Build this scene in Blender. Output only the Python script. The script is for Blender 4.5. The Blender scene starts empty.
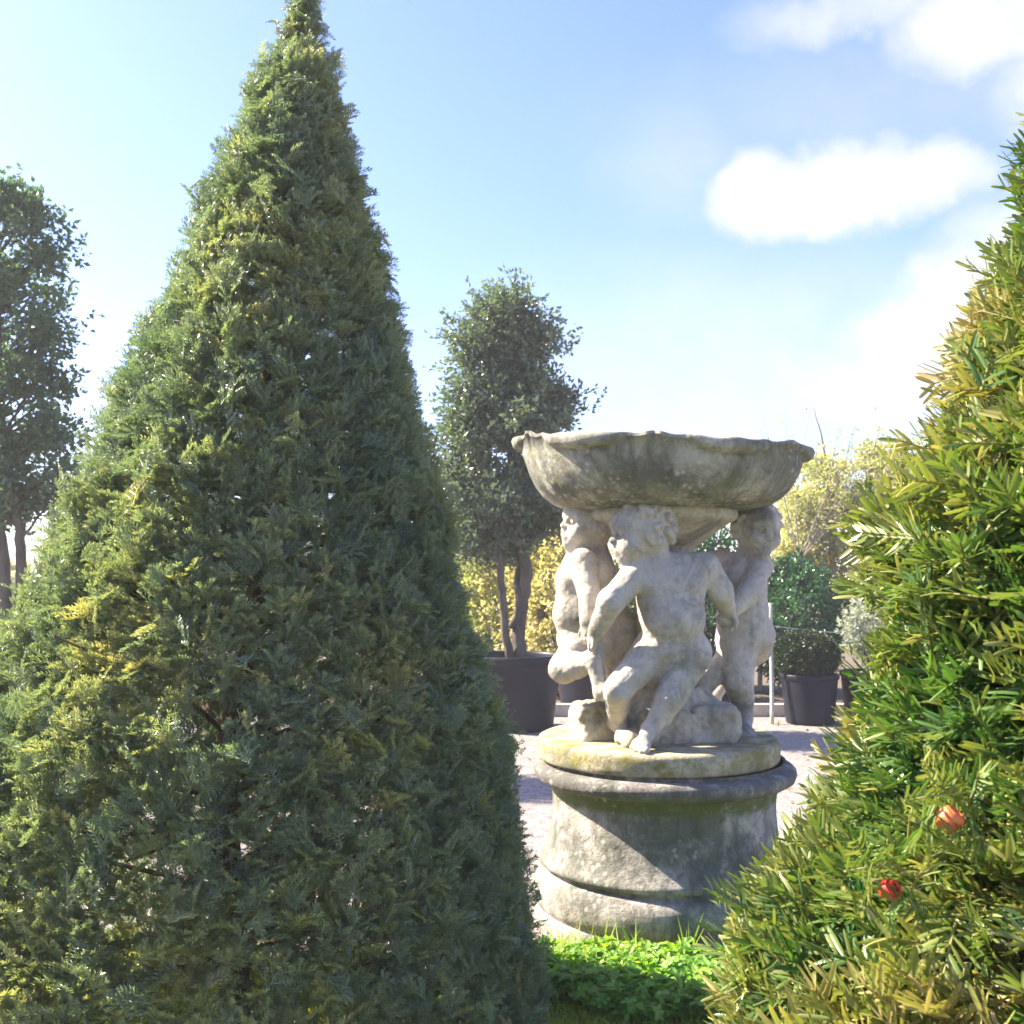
import bpy, math, random
import numpy as np
from mathutils import Vector

random.seed(7)
RNG = np.random.default_rng(11)
SC = bpy.context.scene
COL = SC.collection
PI = math.pi
F = 1050.0                      # focal length in pixels of a 1024 px frame
TILT = math.radians(3.43)
CAM = np.array([0.0, 0.0, 1.5])
SUN_BEHIND = math.radians(18)   # sun stands to the left, a little beyond the fountain
SUN_EL = math.radians(40)


# ------------------------------------------------------------------ measuring helpers
def ray(px, py):
    dx, dy = (px - 512) / F, (512 - py) / F
    c, s = math.cos(TILT), math.sin(TILT)
    return np.array([dx, c - dy * s, s + dy * c])


def P(px, py, Y):
    d = ray(px, py)
    return CAM + d * (Y / d[1])


def G(px, py):
    d = ray(px, py)
    return CAM + d * (-CAM[2] / d[2])


# ------------------------------------------------------------------ object helpers
def link(o, parent=None):
    COL.objects.link(o)
    if parent is not None:
        o.parent = parent
    return o


def tag(o, label=None, cat=None, group=None, kind=None):
    if label: o['label'] = label
    if cat: o['category'] = cat
    if group: o['group'] = group
    if kind: o['kind'] = kind
    return o


def empty(name, loc, label=None, cat=None, group=None):
    o = bpy.data.objects.new(name, None)
    o.empty_display_size = 0.2
    link(o)
    o.location = [float(v) for v in loc]
    return tag(o, label, cat, group)


def mesh_np(name, verts, faces, mat, parent=None, smooth=True, tint=None):
    """verts (N,3); faces (M,4) or (M,3) int array."""
    verts = np.ascontiguousarray(verts, dtype=np.float32)
    faces = np.ascontiguousarray(faces, dtype=np.int32)
    k = faces.shape[1]
    me = bpy.data.meshes.new(name)
    me.vertices.add(len(verts))
    me.vertices.foreach_set('co', verts.ravel())
    me.loops.add(faces.size)
    me.loops.foreach_set('vertex_index', faces.ravel())
    me.polygons.add(len(faces))
    me.polygons.foreach_set('loop_start', np.arange(0, faces.size, k, dtype=np.int32))
    me.polygons.foreach_set('loop_total', np.full(len(faces), k, dtype=np.int32))
    me.polygons.foreach_set('use_smooth', np.full(len(faces), smooth, dtype=bool))
    if tint is not None:
        a = me.attributes.new('tint', 'FLOAT', 'POINT')
        a.data.foreach_set('value', np.ascontiguousarray(tint, dtype=np.float32))
    me.update(calc_edges=True)
    me.materials.append(mat)
    o = bpy.data.objects.new(name, me)
    return link(o, parent)


class Acc:
    """collects quads"""
    def __init__(self):
        self.v, self.f, self.t, self.n = [], [], [], 0

    def add(self, v, f, t=None):
        v = np.asarray(v, dtype=np.float32)
        f = np.asarray(f, dtype=np.int64)
        self.v.append(v); self.f.append(f + self.n)
        self.t.append(np.full(len(v), 0.5) if t is None else np.broadcast_to(np.asarray(t, dtype=np.float32), (len(v),)))
        self.n += len(v)

    def build(self, name, mat, parent=None, smooth=True, origin=(0, 0, 0)):
        return mesh_np(name, np.concatenate(self.v) - np.asarray(origin, dtype=np.float32), np.concatenate(self.f), mat, parent, smooth,
                       np.concatenate(self.t))


def nrm(v):
    v = np.asarray(v, dtype=float)
    return v / np.maximum(np.linalg.norm(v, axis=-1, keepdims=True), 1e-9)


def frames(d, roll):
    """rotation matrices (N,3,3) whose Y column is d; Z column as far up as it goes, then rolled"""
    d = nrm(d)
    ref = np.tile([0.0, 0.0, 1.0], (len(d), 1))
    flat = np.abs(d[:, 2]) > 0.95
    ref[flat] = [1.0, 0.0, 0.0]
    x = nrm(np.cross(d, ref))
    z = np.cross(x, d)
    c, s = np.cos(roll)[:, None], np.sin(roll)[:, None]
    x2 = x * c + z * s
    z2 = z * c - x * s
    return np.stack([x2, d, z2], axis=2)


def scatter(acc, tv, tf, tt, R, T, S, tint):
    n, V = len(T), len(tv)
    w = np.einsum('nij,vj->nvi', R, tv) * S[:, None, None] + T[:, None, :]
    f = (np.arange(n) * V)[:, None, None] + tf[None]
    t = np.clip(tint[:, None] + tt[None, :], 0, 1)
    acc.add(w.reshape(-1, 3), f.reshape(-1, tf.shape[1]), t.reshape(-1))


def tube(acc, pts, rad, n=8, t=0.5, cap=True):
    pts = np.asarray(pts, dtype=float)
    rad = np.broadcast_to(np.asarray(rad, dtype=float), (len(pts),))
    tan = nrm(np.gradient(pts, axis=0))
    ref = np.array([0.31, 0.17, 0.93]) if abs(tan[0, 2]) < 0.9 else np.array([1.0, 0.1, 0.0])
    x = nrm(np.cross(tan, ref)); y = np.cross(tan, x)
    a = np.linspace(0, 2 * PI, n, endpoint=False)
    ring = x[:, None] * np.cos(a)[None, :, None] + y[:, None] * np.sin(a)[None, :, None]
    v = pts[:, None] + ring * rad[:, None, None]
    m = len(pts)
    v = v.reshape(-1, 3)
    i = np.arange(m - 1)[:, None] * n
    j = np.arange(n)[None]
    jn = (j + 1) % n
    f = np.stack([i + j, i + jn, i + n + jn, i + n + j], axis=2).reshape(-1, 4)
    if cap:
        v = np.concatenate([v, pts[:1], pts[-1:]])
        c0, c1 = m * n, m * n + 1
        e = []
        for k in range(0, n, 2):
            e.append([c0, (k + 2) % n, (k + 1) % n, k])
            b = (m - 1) * n
            e.append([c1, b + k, b + (k + 1) % n, b + (k + 2) % n])
        f = np.concatenate([f, np.array(e)])
    acc.add(v, f, t)


def lathe(acc, prof, n=96, centre=(0, 0, 0), wob=0.0, seed=0, close=True):
    prof = np.asarray(prof, dtype=float)
    a = np.linspace(0, 2 * PI, n, endpoint=False)
    r, z = prof[:, 0], prof[:, 1]
    w = 0
    if wob:
        g = np.random.default_rng(seed)
        w = sum(g.normal(0, wob / (k ** .5)) * np.cos(k * a[None] + g.uniform(0, 6.28) + 3 * g.uniform() * z[:, None] * 4) for k in range(2, 14))
    rr = r[:, None] * (1 + w) * np.ones((1, n))
    v = np.stack([rr * np.cos(a), rr * np.sin(a), np.broadcast_to(z[:, None], rr.shape)], axis=2)
    m = len(prof)
    v = v.reshape(-1, 3) + np.asarray(centre)
    i = np.arange(m - 1)[:, None] * n
    j = np.arange(n)[None]; jn = (j + 1) % n
    f = np.stack([i + j, i + jn, i + n + jn, i + n + j], axis=2).reshape(-1, 4)
    acc.add(v, f)


def densify(prof, step):
    out = [prof[0]]
    for a, b in zip(prof[:-1], prof[1:]):
        d = math.hypot(b[0] - a[0], b[1] - a[1])
        k = max(1, int(d / step))
        for q in range(1, k + 1):
            out.append((a[0] + (b[0] - a[0]) * q / k, a[1] + (b[1] - a[1]) * q / k))
    return out


def box(acc, c, s, rot=0.0, bev=0.006):
    """box with chamfered edges, from stacked rings"""
    hx, hy, hz = s[0] / 2, s[1] / 2, s[2] / 2
    b = min(bev, hx * .4, hy * .4, hz * .4)
    cr, sr = math.cos(rot), math.sin(rot)
    rings = []
    for z, ins in ((-hz, b), (-hz + b, 0), (hz - b, 0), (hz, b)):
        x, y = hx - ins, hy - ins
        q = [(-x + b, -y), (x - b, -y), (x, -y + b), (x, y - b), (x - b, y), (-x + b, y), (-x, y - b), (-x, -y + b)]
        rings.append([(u * cr - w * sr + c[0], u * sr + w * cr + c[1], z + c[2]) for u, w in q])
    v = np.array(rings).reshape(-1, 3)
    f = []
    for i in range(3):
        for j in range(8):
            f.append([i * 8 + j, i * 8 + (j + 1) % 8, i * 8 + 8 + (j + 1) % 8, i * 8 + 8 + j])
    for b0, flip in ((0, True), (24, False)):
        for q in ((0, 1, 2, 3), (0, 3, 4, 7), (4, 5, 6, 7)):
            q = [b0 + k for k in q]
            f.append(q[::-1] if flip else q)
    acc.add(v, np.array(f))


# ------------------------------------------------------------------ materials
def new_mat(name):
    m = bpy.data.materials.new(name)
    m.use_nodes = True
    nt = m.node_tree
    return m, nt, nt.nodes['Principled BSDF']


def N(nt, kind, **kw):
    n = nt.nodes.new(kind)
    for k, v in kw.items():
        if k.startswith('i_'):
            n.inputs[k[2:].replace('_', ' ')].default_value = v
        else:
            setattr(n, k, v)
    return n


def noise(nt, scale, detail=6, rough=0.6, coord=None, dist=0.0):
    n = N(nt, 'ShaderNodeTexNoise')
    n.inputs['Scale'].default_value = scale
    n.inputs['Detail'].default_value = detail
    n.inputs['Roughness'].default_value = rough
    n.inputs['Distortion'].default_value = dist
    if coord: nt.links.new(coord, n.inputs['Vector'])
    return n


def ramp(nt, src, stops):
    r = N(nt, 'ShaderNodeValToRGB')
    el = r.color_ramp.elements
    while len(el) < len(stops): el.new(0.5)
    for e, (p, c) in zip(el, stops):
        e.position = p
        e.color = (*c, 1) if not isinstance(c, (int, float)) else (c, c, c, 1)
    nt.links.new(src, r.inputs['Fac'])
    return r


def mixc(nt, fac, a, b):
    m = N(nt, 'ShaderNodeMix', data_type='RGBA')
    for s, v in ((0, fac), (6, a), (7, b)):
        if hasattr(v, 'links'): nt.links.new(v, m.inputs[s])
        else: m.inputs[s].default_value = v if s == 0 else (*v, 1)
    return m.outputs[2]


def stone(name, base=(0.50, 0.44, 0.37), pale=(0.60, 0.55, 0.47), moss=0.3, dark=0.4, spots=0.4, bump=0.35, mosscol=(0.20, 0.19, 0.035), scale=1.0, streak=0.0, bands=()):
    m, nt, b = new_mat(name)
    L = nt.links.new
    tc = N(nt, 'ShaderNodeTexCoord').outputs['Object']
    n1 = noise(nt, 5 * scale, 8, .65, tc)
    c = mixc(nt, ramp(nt, n1.outputs['Fac'], [(.35, 0), (.65, 1)]).outputs[0], base, pale)
    n7 = noise(nt, 11 * scale, 9, .72, tc, .8)
    c = mixc(nt, ramp(nt, n7.outputs['Fac'], [(.56 - .12 * dark, 0), (.72 - .12 * dark, dark)]).outputs[0], c, (.10, .098, .085))
    n2 = noise(nt, 26 * scale, 8, .7, tc)
    c = mixc(nt, ramp(nt, n2.outputs['Fac'], [(.45, 0), (.7, .5)]).outputs[0], c, tuple(x * .62 for x in base))
    # grey-green algae film
    n3 = noise(nt, 3.1 * scale, 9, .68, tc, .6)
    lo = .62 - .3 * dark
    c = mixc(nt, ramp(nt, n3.outputs['Fac'], [(lo, 0), (lo + .16, .85)]).outputs[0], c, (0.115, 0.122, 0.098))
    if streak:                                   # rain streaks run down from the mouldings
        mp = N(nt, 'ShaderNodeMapping'); mp.inputs['Scale'].default_value = (9, 9, .9); L(tc, mp.inputs['Vector'])
        ns = noise(nt, 1.6, 7, .7, mp.outputs[0], .3)
        c = mixc(nt, ramp(nt, ns.outputs['Fac'], [(.50, 0), (.66, streak)]).outputs[0], c, (.075, .078, .068))
    # ochre lichen and moss
    n4 = noise(nt, 13 * scale, 9, .75, tc, .2)
    lo = .74 - .3 * moss
    c = mixc(nt, ramp(nt, n4.outputs['Fac'], [(lo - .04, 0), (lo + .12, .8)]).outputs[0], c, mosscol)
    if bands:                                    # growth that keeps to the mouldings
        sz = N(nt, 'ShaderNodeSeparateXYZ'); L(tc, sz.inputs[0])
        nz_ = noise(nt, 9, 7, .7, tc)
        zz = N(nt, 'ShaderNodeMath', operation='MULTIPLY_ADD'); L(nz_.outputs['Fac'], zz.inputs[0]); zz.inputs[1].default_value = .05; L(sz.outputs['Z'], zz.inputs[2])
        for z0, z1, col, amt, cut in bands:
            rr = ramp(nt, zz.outputs[0], [(z0 - .012 + .025, 0), (z0 + .012 + .025, 1), (z1 - .012 + .025, 1), (z1 + .02 + .025, 0)])
            nn = noise(nt, 17, 8, .75, tc)
            mu = N(nt, 'ShaderNodeMath', operation='MULTIPLY')
            L(rr.outputs[0], mu.inputs[0]); L(ramp(nt, nn.outputs['Fac'], [(cut, 0), (cut + .18, amt)]).outputs[0], mu.inputs[1])
            c = mixc(nt, mu.outputs[0], c, col)
    # pale crusts
    v = N(nt, 'ShaderNodeTexVoronoi'); v.inputs['Scale'].default_value = 30 * scale
    nd = noise(nt, 40, 3, .6, tc)
    vm = N(nt, 'ShaderNodeVectorMath', operation='MULTIPLY_ADD')
    L(nd.outputs['Color'], vm.inputs[0]); vm.inputs[1].default_value = (.03,) * 3; L(tc, vm.inputs[2])
    L(vm.outputs[0], v.inputs['Vector'])
    n5 = noise(nt, 4 * scale, 5, .6, tc)
    sp = N(nt, 'ShaderNodeMath', operation='MULTIPLY')
    L(ramp(nt, v.outputs['Distance'], [(.10, 1), (.42, 0)]).outputs[0], sp.inputs[0])
    L(ramp(nt, n5.outputs['Fac'], [(.66 - .3 * spots, 0), (.74 - .3 * spots, .75)]).outputs[0], sp.inputs[1])
    c = mixc(nt, sp.outputs[0], c, (0.58, 0.56, 0.50))
    # dark pits
    n6 = noise(nt, 85 * scale, 6, .75, tc)
    c = mixc(nt, ramp(nt, n6.outputs['Fac'], [(.60, 0), (.72, .75)]).outputs[0], c, (0.06, 0.06, 0.055))
    L(c, b.inputs['Base Color'])
    b.inputs['Roughness'].default_value = 0.92
    b.inputs['Specular IOR Level'].default_value = 0.25
    add = N(nt, 'ShaderNodeMath', operation='MULTIPLY_ADD')
    nb = noise(nt, 60 * scale, 10, .75, tc)
    L(nb.outputs['Fac'], add.inputs[0]); add.inputs[1].default_value = .7; L(n2.outputs['Fac'], add.inputs[2])
    bp = N(nt, 'ShaderNodeBump'); bp.inputs['Strength'].default_value = bump; bp.inputs['Distance'].default_value = .03
    L(add.outputs[0], bp.inputs['Height']); L(bp.outputs[0], b.inputs['Normal'])
    return m


def leaf(name, stops, rough=0.45, trans=0.35, spec=0.5, tmul=(1.25, 1.3, .6)):
    """leaf colour follows the 'tint' each leaf carries: old dark leaves to young pale ones"""
    m, nt, b = new_mat(name)
    L = nt.links.new
    a = N(nt, 'ShaderNodeAttribute', attribute_name='tint')
    c = ramp(nt, a.outputs['Fac'], stops).outputs[0]
    L(c, b.inputs['Base Color'])
    b.inputs['Roughness'].default_value = rough
    b.inputs['Specular IOR Level'].default_value = spec
    t = N(nt, 'ShaderNodeBsdfTranslucent')
    mul = N(nt, 'ShaderNodeMix', data_type='RGBA', blend_type='MULTIPLY')
    mul.inputs[0].default_value = 1
    L(c, mul.inputs[6]); mul.inputs[7].default_value = (*tmul, 1)
    L(mul.outputs[2], t.inputs['Color'])
    mx = N(nt, 'ShaderNodeMixShader'); mx.inputs[0].default_value = trans
    L(b.outputs[0], mx.inputs[1]); L(t.outputs[0], mx.inputs[2])
    L(mx.outputs[0], nt.nodes['Material Output'].inputs['Surface'])
    return m


def bark(name, c1, c2, scale=14):
    m, nt, b = new_mat(name)
    tc = N(nt, 'ShaderNodeTexCoord').outputs['Object']
    mp = N(nt, 'ShaderNodeMapping'); mp.inputs['Scale'].default_value = (1, 1, .25)
    nt.links.new(tc, mp.inputs['Vector'])
    n = noise(nt, scale, 8, .7, mp.outputs[0])
    nt.links.new(ramp(nt, n.outputs['Fac'], [(.35, c1), (.65, c2)]).outputs[0], b.inputs['Base Color'])
    b.inputs['Roughness'].default_value = .9
    bp = N(nt, 'ShaderNodeBump'); bp.inputs['Strength'].default_value = .6; bp.inputs['Distance'].default_value = .02
    nt.links.new(n.outputs['Fac'], bp.inputs['Height']); nt.links.new(bp.outputs[0], b.inputs['Normal'])
    return m


def plain(name, c, rough=.6, var=.25, scale=9, bump=.1):
    m, nt, b = new_mat(name)
    tc = N(nt, 'ShaderNodeTexCoord').outputs['Object']
    n = noise(nt, scale, 8, .65, tc)
    nt.links.new(ramp(nt, n.outputs['Fac'], [(.3, tuple(x * (1 - var) for x in c)), (.7, tuple(min(1, x * (1 + var)) for x in c))]).outputs[0], b.inputs['Base Color'])
    b.inputs['Roughness'].default_value = rough
    bp = N(nt, 'ShaderNodeBump'); bp.inputs['Strength'].default_value = bump; bp.inputs['Distance'].default_value = .01
    nt.links.new(n.outputs['Fac'], bp.inputs['Height']); nt.links.new(bp.outputs[0], b.inputs['Normal'])
    return m


M = {}
M['stone_body'] = stone('weathered_limestone', base=(.47, .42, .355), pale=(.56, .52, .465), moss=.30, dark=.36, spots=.25, bump=.35, mosscol=(.20, .20, .08), streak=.25)
M['stone_disc'] = stone('mossy_limestone', base=(.42, .36, .25), pale=(.52, .46, .34), moss=.86, dark=.52, spots=.2, bump=.4, mosscol=(.21, .19, .03))
M['stone_rock'] = stone('carved_rock_limestone', base=(.42, .37, .28), pale=(.54, .49, .39), moss=.42, dark=.40, spots=.2, bump=.4, mosscol=(.22, .20, .06))
M['stone_plinth'] = stone('lichened_limestone', base=(.41, .37, .34), pale=(.53, .49, .45), moss=.42, dark=.72, spots=.35, bump=.6, mosscol=(.19, .185, .045), streak=.6, bands=((.53, .60, (.115, .135, .03), .85, .30), (.60, .70, (.11, .105, .10), .75, .36), (.29, .44, (.085, .088, .08), .8, .44), (.30, .40, (.30, .24, .03), .9, .63)))
M['stone_bowl'] = stone('spotted_limestone', base=(.37, .355, .30), pale=(.49, .47, .41), moss=.50, dark=.66, spots=.62, bump=.55, mosscol=(.24, .22, .05), streak=.7)
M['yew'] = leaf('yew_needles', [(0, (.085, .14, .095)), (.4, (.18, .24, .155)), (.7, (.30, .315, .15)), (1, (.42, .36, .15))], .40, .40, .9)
M['yew_near'] = leaf('sunned_yew_needles', [(0, (.020, .085, .022)), (.35, (.080, .158, .034)), (.65, (.20, .228, .062)), (.85, (.33, .30, .10)), (1, (.36, .29, .13))], .42, .30, .55)
M['holly'] = leaf('evergreen_leaf', [(0, (.055, .09, .062)), (.5, (.11, .16, .10)), (1, (.20, .24, .13))], .30, .34, .9)
M['oak'] = leaf('glossy_dark_leaf', [(0, (.036, .085, .055)), (.5, (.075, .145, .08)), (1, (.15, .23, .09))], .38, .42)
M['gold'] = leaf('golden_leaf', [(0, (.26, .27, .08)), (.5, (.50, .47, .19)), (1, (.66, .60, .36))], .5, .45, tmul=(1.1, 1.05, .7))
M['lime'] = leaf('lime_leaf', [(0, (.16, .23, .07)), (.5, (.34, .38, .13)), (1, (.54, .49, .26))], .5, .45, tmul=(1.2, 1.2, .7))
M['darkgreen'] = leaf('dark_laurel_leaf', [(0, (.010, .05, .022)), (.5, (.025, .10, .035)), (1, (.07, .18, .06))], .35, .25)
M['box'] = leaf('box_leaf', [(0, (.012, .030, .008)), (.5, (.028, .055, .012)), (1, (.08, .11, .03))], .4, .2)
M['grey_leaf'] = leaf('silver_leaf', [(0, (.18, .21, .17)), (.5, (.32, .36, .27)), (1, (.5, .52, .42))], .55, .35, tmul=(1, 1, .8))
M['weed'] = leaf('weed_leaf', [(0, (.07, .19, .03)), (.5, (.19, .37, .05)), (1, (.38, .48, .10))], .5, .5, tmul=(1.2, 1.25, .4))
M['grass'] = leaf('grass_blade', [(0, (.17, .30, .035)), (.5, (.36, .46, .06)), (1, (.52, .49, .15))], .55, .45, tmul=(1.15, 1.15, .45))
M['dry'] = leaf('dry_needles', [(0, (.16, .09, .03)), (1, (.38, .24, .10))], .6, .3)
M['yew_bark'] = bark('yew_bark', (.06, .035, .025), (.14, .085, .055))
M['bark'] = bark('grey_bark', (.045, .036, .03), (.12, .098, .08))
M['pale_bark'] = bark('pale_bark', (.17, .15, .11), (.32, .28, .21))
M['pot'] = plain('dark_plastic_pot', (.012, .013, .023), .42, .3, 5, .08)
M['pot'].node_tree.nodes['Principled BSDF'].inputs['Specular IOR Level'].default_value = .2
M['soil'] = plain('potting_soil', (.10, .075, .055), .95, .4, 60, .6)
M['timber'] = plain('silvered_timber', (.50, .44, .38), .8, .25, 12, .3)
M['cane'] = plain('pale_stake', (.50, .47, .38), .7, .2, 20, .2)
M['wire'] = plain('wire_metal', (.35, .38, .34), .45, .1, 20, 0)
M['concrete'] = plain('pale_concrete', (.50, .46, .43), .85, .2, 10, .3)

m, nt, b = new_mat('berry_flesh')
b.inputs['Base Color'].default_value = (.62, .035, .02, 1); b.inputs['Roughness'].default_value = .5
b.inputs['Subsurface Weight'].default_value = .35; b.inputs['Subsurface Radius'].default_value = (.006, .002, .001)
M['berry'] = m
m, nt, b = new_mat('ripening_berry_flesh')
b.inputs['Base Color'].default_value = (.72, .16, .06, 1); b.inputs['Roughness'].default_value = .5
b.inputs['Subsurface Weight'].default_value = .35; b.inputs['Subsurface Radius'].default_value = (.006, .002, .001)
M['berry_pale'] = m
M['seed'] = plain('seed_coat', (.05, .04, .02), .4, .2, 50, 0)

# gravel
m, nt, b = new_mat('pale_gravel')
tc = N(nt, 'ShaderNodeTexCoord').outputs['Object']
v = N(nt, 'ShaderNodeTexVoronoi'); v.inputs['Scale'].default_value = 45; nt.links.new(tc, v.inputs['Vector'])
v2 = N(nt, 'ShaderNodeTexVoronoi'); v2.inputs['Scale'].default_value = 110; nt.links.new(tc, v2.inputs['Vector'])
n1 = noise(nt, .9, 7, .65, tc)
sepc = N(nt, 'ShaderNodeSeparateColor'); nt.links.new(v.outputs['Color'], sepc.inputs[0])
c = ramp(nt, sepc.outputs[0], [(0, (.13, .105, .10)), (.5, (.23, .195, .185)), (1, (.32, .285, .275))]).outputs[0]
c = mixc(nt, ramp(nt, n1.outputs['Fac'], [(.35, 0), (.7, .65)]).outputs[0], c, (.17, .145, .135))
nt.links.new(c, b.inputs['Base Color']); b.inputs['Roughness'].default_value = .95
ad = N(nt, 'ShaderNodeMath', operation='MULTIPLY_ADD'); nt.links.new(v2.outputs['Distance'], ad.inputs[0]); ad.inputs[1].default_value = .5
nt.links.new(v.outputs['Distance'], ad.inputs[2])
bp = N(nt, 'ShaderNodeBump'); bp.inputs['Strength'].default_value = .5; bp.inputs['Distance'].default_value = .012
nt.links.new(ad.outputs[0], bp.inputs['Height']); nt.links.new(bp.outputs[0], b.inputs['Normal'])
M['gravel'] = m
# turf soil under the grass
m, nt, b = new_mat('turf_soil')
tc = N(nt, 'ShaderNodeTexCoord').outputs['Object']
n1 = noise(nt, 7, 8, .7, tc)
nt.links.new(ramp(nt, n1.outputs['Fac'], [(.3, (.09, .12, .025)), (.55, (.17, .20, .04)), (.75, (.26, .21, .08))]).outputs[0], b.inputs['Base Color'])
b.inputs['Roughness'].default_value = 1
M['turf'] = m

# ------------------------------------------------------------------ camera, sun, sky
cam = bpy.data.cameras.new('camera')
cam.sensor_width = 36; cam.lens = 36 * F / 1024
cam.clip_start = .05; cam.clip_end = 3000
co = bpy.data.objects.new('camera', cam); COL.objects.link(co)
co.location = CAM; co.rotation_euler = (PI / 2 + TILT, 0, 0)
SC.camera = co
cam.dof.use_dof = True; cam.dof.focus_distance = 1.5; cam.dof.aperture_fstop = 20

sd = Vector((-math.cos(SUN_BEHIND) * math.cos(SUN_EL), math.sin(SUN_BEHIND) * math.cos(SUN_EL), math.sin(SUN_EL)))
sl = bpy.data.lights.new('sun', 'SUN'); sl.energy = 5.0; sl.angle = math.radians(.55); sl.color = (1.0, .885, .70)
so = bpy.data.objects.new('sun', sl); COL.objects.link(so)
so.rotation_euler = (-sd).to_track_quat('-Z', 'Y').to_euler(); so.location = (-20, 10, 15)

w = bpy.data.worlds.new('World'); SC.world = w; w.use_nodes = True
nt = w.node_tree; L = nt.links.new
bg = nt.nodes['Background']
sky = N(nt, 'ShaderNodeTexSky', sky_type='NISHITA')
sky.sun_disc = False; sky.sun_elevation = SUN_EL
sky.sun_rotation = math.atan2(sd.x, sd.y)
sky.air_density = 1.0; sky.dust_density = 1.2; sky.ozone_density = 2.6; sky.altitude = 0
SKY_STRENGTH = .074
bg.inputs['Strength'].default_value = SKY_STRENGTH
gen = N(nt, 'ShaderNodeTexCoord').outputs['Generated']
nz = noise(nt, 11, 9, .62, gen)
off = N(nt, 'ShaderNodeVectorMath', operation='MULTIPLY_ADD')
sb = N(nt, 'ShaderNodeVectorMath', operation='SUBTRACT'); L(nz.outputs['Color'], sb.inputs[0]); sb.inputs[1].default_value = (.5, .5, .5)
L(sb.outputs[0], off.inputs[0]); off.inputs[1].default_value = (.085, .085, .085); L(gen, off.inputs[2])
mask = None
def blob(px, py, rx, ry, soft, amt):
    global mask
    c = nrm(ray(px, py))
    s = N(nt, 'ShaderNodeVectorMath', operation='SUBTRACT'); L(off.outputs[0], s.inputs[0]); s.inputs[1].default_value = c
    q = N(nt, 'ShaderNodeVectorMath', operation='MULTIPLY'); L(s.outputs[0], q.inputs[0]); q.inputs[1].default_value = (F / rx, F / rx, F / ry)
    ln = N(nt, 'ShaderNodeVectorMath', operation='LENGTH'); L(q.outputs[0], ln.inputs[0])
    mr = N(nt, 'ShaderNodeMapRange', interpolation_type='SMOOTHSTEP')
    L(ln.outputs['Value'], mr.inputs[0]); mr.inputs[1].default_value = 1 + soft; mr.inputs[2].default_value = 1 - soft
    mr.inputs[3].default_value = 0; mr.inputs[4].default_value = amt
    if mask is None: mask = mr.outputs[0]
    else:
        mm = N(nt, 'ShaderNodeMath', operation='MAXIMUM'); L(mask, mm.inputs[0]); L(mr.outputs[0], mm.inputs[1]); mask = mm.outputs[0]
for a in ((756, 194, 46, 34, .5, .95), (800, 196, 50, 28, .5, .9), (858, 182, 58, 40, .5, .95), (930, 178, 52, 34, .5, .95), (840, 206, 90, 20, .6, .85),
          (1000, 300, 90, 50, .5, .95), (930, 335, 90, 44, .6, .85), (880, 380, 110, 44, .7, .7), (1100, 300, 140, 90, .5, .9),
          (860, 6, 90, 22, .7, .6), (1000, 16, 80, 38, .6, .85), (1120, 60, 90, 60, .5, .8),
          (680, 160, 60, 50, .9, .28), (900, 100, 200, 50, .95, .25), (760, 350, 220, 80, .9, .35)):
    blob(*a)
nd = noise(nt, 13, 7, .6, gen)
cm = N(nt, 'ShaderNodeMix', data_type='RGBA'); L(mask, cm.inputs[0])
tn = N(nt, 'ShaderNodeMix', data_type='RGBA', blend_type='MULTIPLY'); tn.inputs[0].default_value = 1
L(sky.outputs[0], tn.inputs[6]); tn.inputs[7].default_value = (.79, .80, 1.05, 1); L(tn.outputs[2], cm.inputs[6])
cl = ramp(nt, nd.outputs['Fac'], [(.38, (.80, .83, .92)), (.58, (.98, .96, .97))])
cs = N(nt, 'ShaderNodeVectorMath', operation='SCALE'); L(cl.outputs[0], cs.inputs[0]); cs.inputs['Scale'].default_value = 3.45
L(cs.outputs[0], cm.inputs[7])
L(cm.outputs[2], bg.inputs['Color'])
SC.view_settings.view_transform = 'Standard'; SC.view_settings.look = 'None'
SC.view_settings.exposure = 2.25; SC.view_settings.gamma = 1
SC.cycles.max_bounces = 7; SC.cycles.diffuse_bounces = 4; SC.cycles.glossy_bounces = 2; SC.cycles.transmission_bounces = 4
SC.cycles.caustics_reflective = False; SC.cycles.caustics_refractive = False
SC.cycles.sample_clamp_indirect = 6

# ------------------------------------------------------------------ ground
acc = Acc()
acc.add([(-400, -60, 0), (400, -60, 0), (400, 900, 0), (-400, 900, 0)], [[0, 1, 2, 3]])
tag(acc.build('gravel_ground', M['gravel']), 'pale pinkish gravel yard around the fountain', 'ground', kind='structure')
# turf patch in front: one sheet with a ragged edge
def turf_edge(x):
    return 4.22 + .10 * math.sin(2.3 * x + 1) + .05 * math.sin(7 * x) + .25 * max(0, -x - .5)
acc = Acc()
xs = np.linspace(-5, 4, 91)
ys = np.linspace(0, 1, 9)
v = [(x, -2 + (turf_edge(x) + 2) * t, .006) for x in xs for t in ys]
f = [[i * 9 + j, (i + 1) * 9 + j, (i + 1) * 9 + j + 1, i * 9 + j + 1] for i in range(90) for j in range(8)]
acc.add(v, f)
tag(acc.build('lawn_soil', M['turf']), 'mossy turf soil in front of the fountain', 'lawn', kind='structure')

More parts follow.
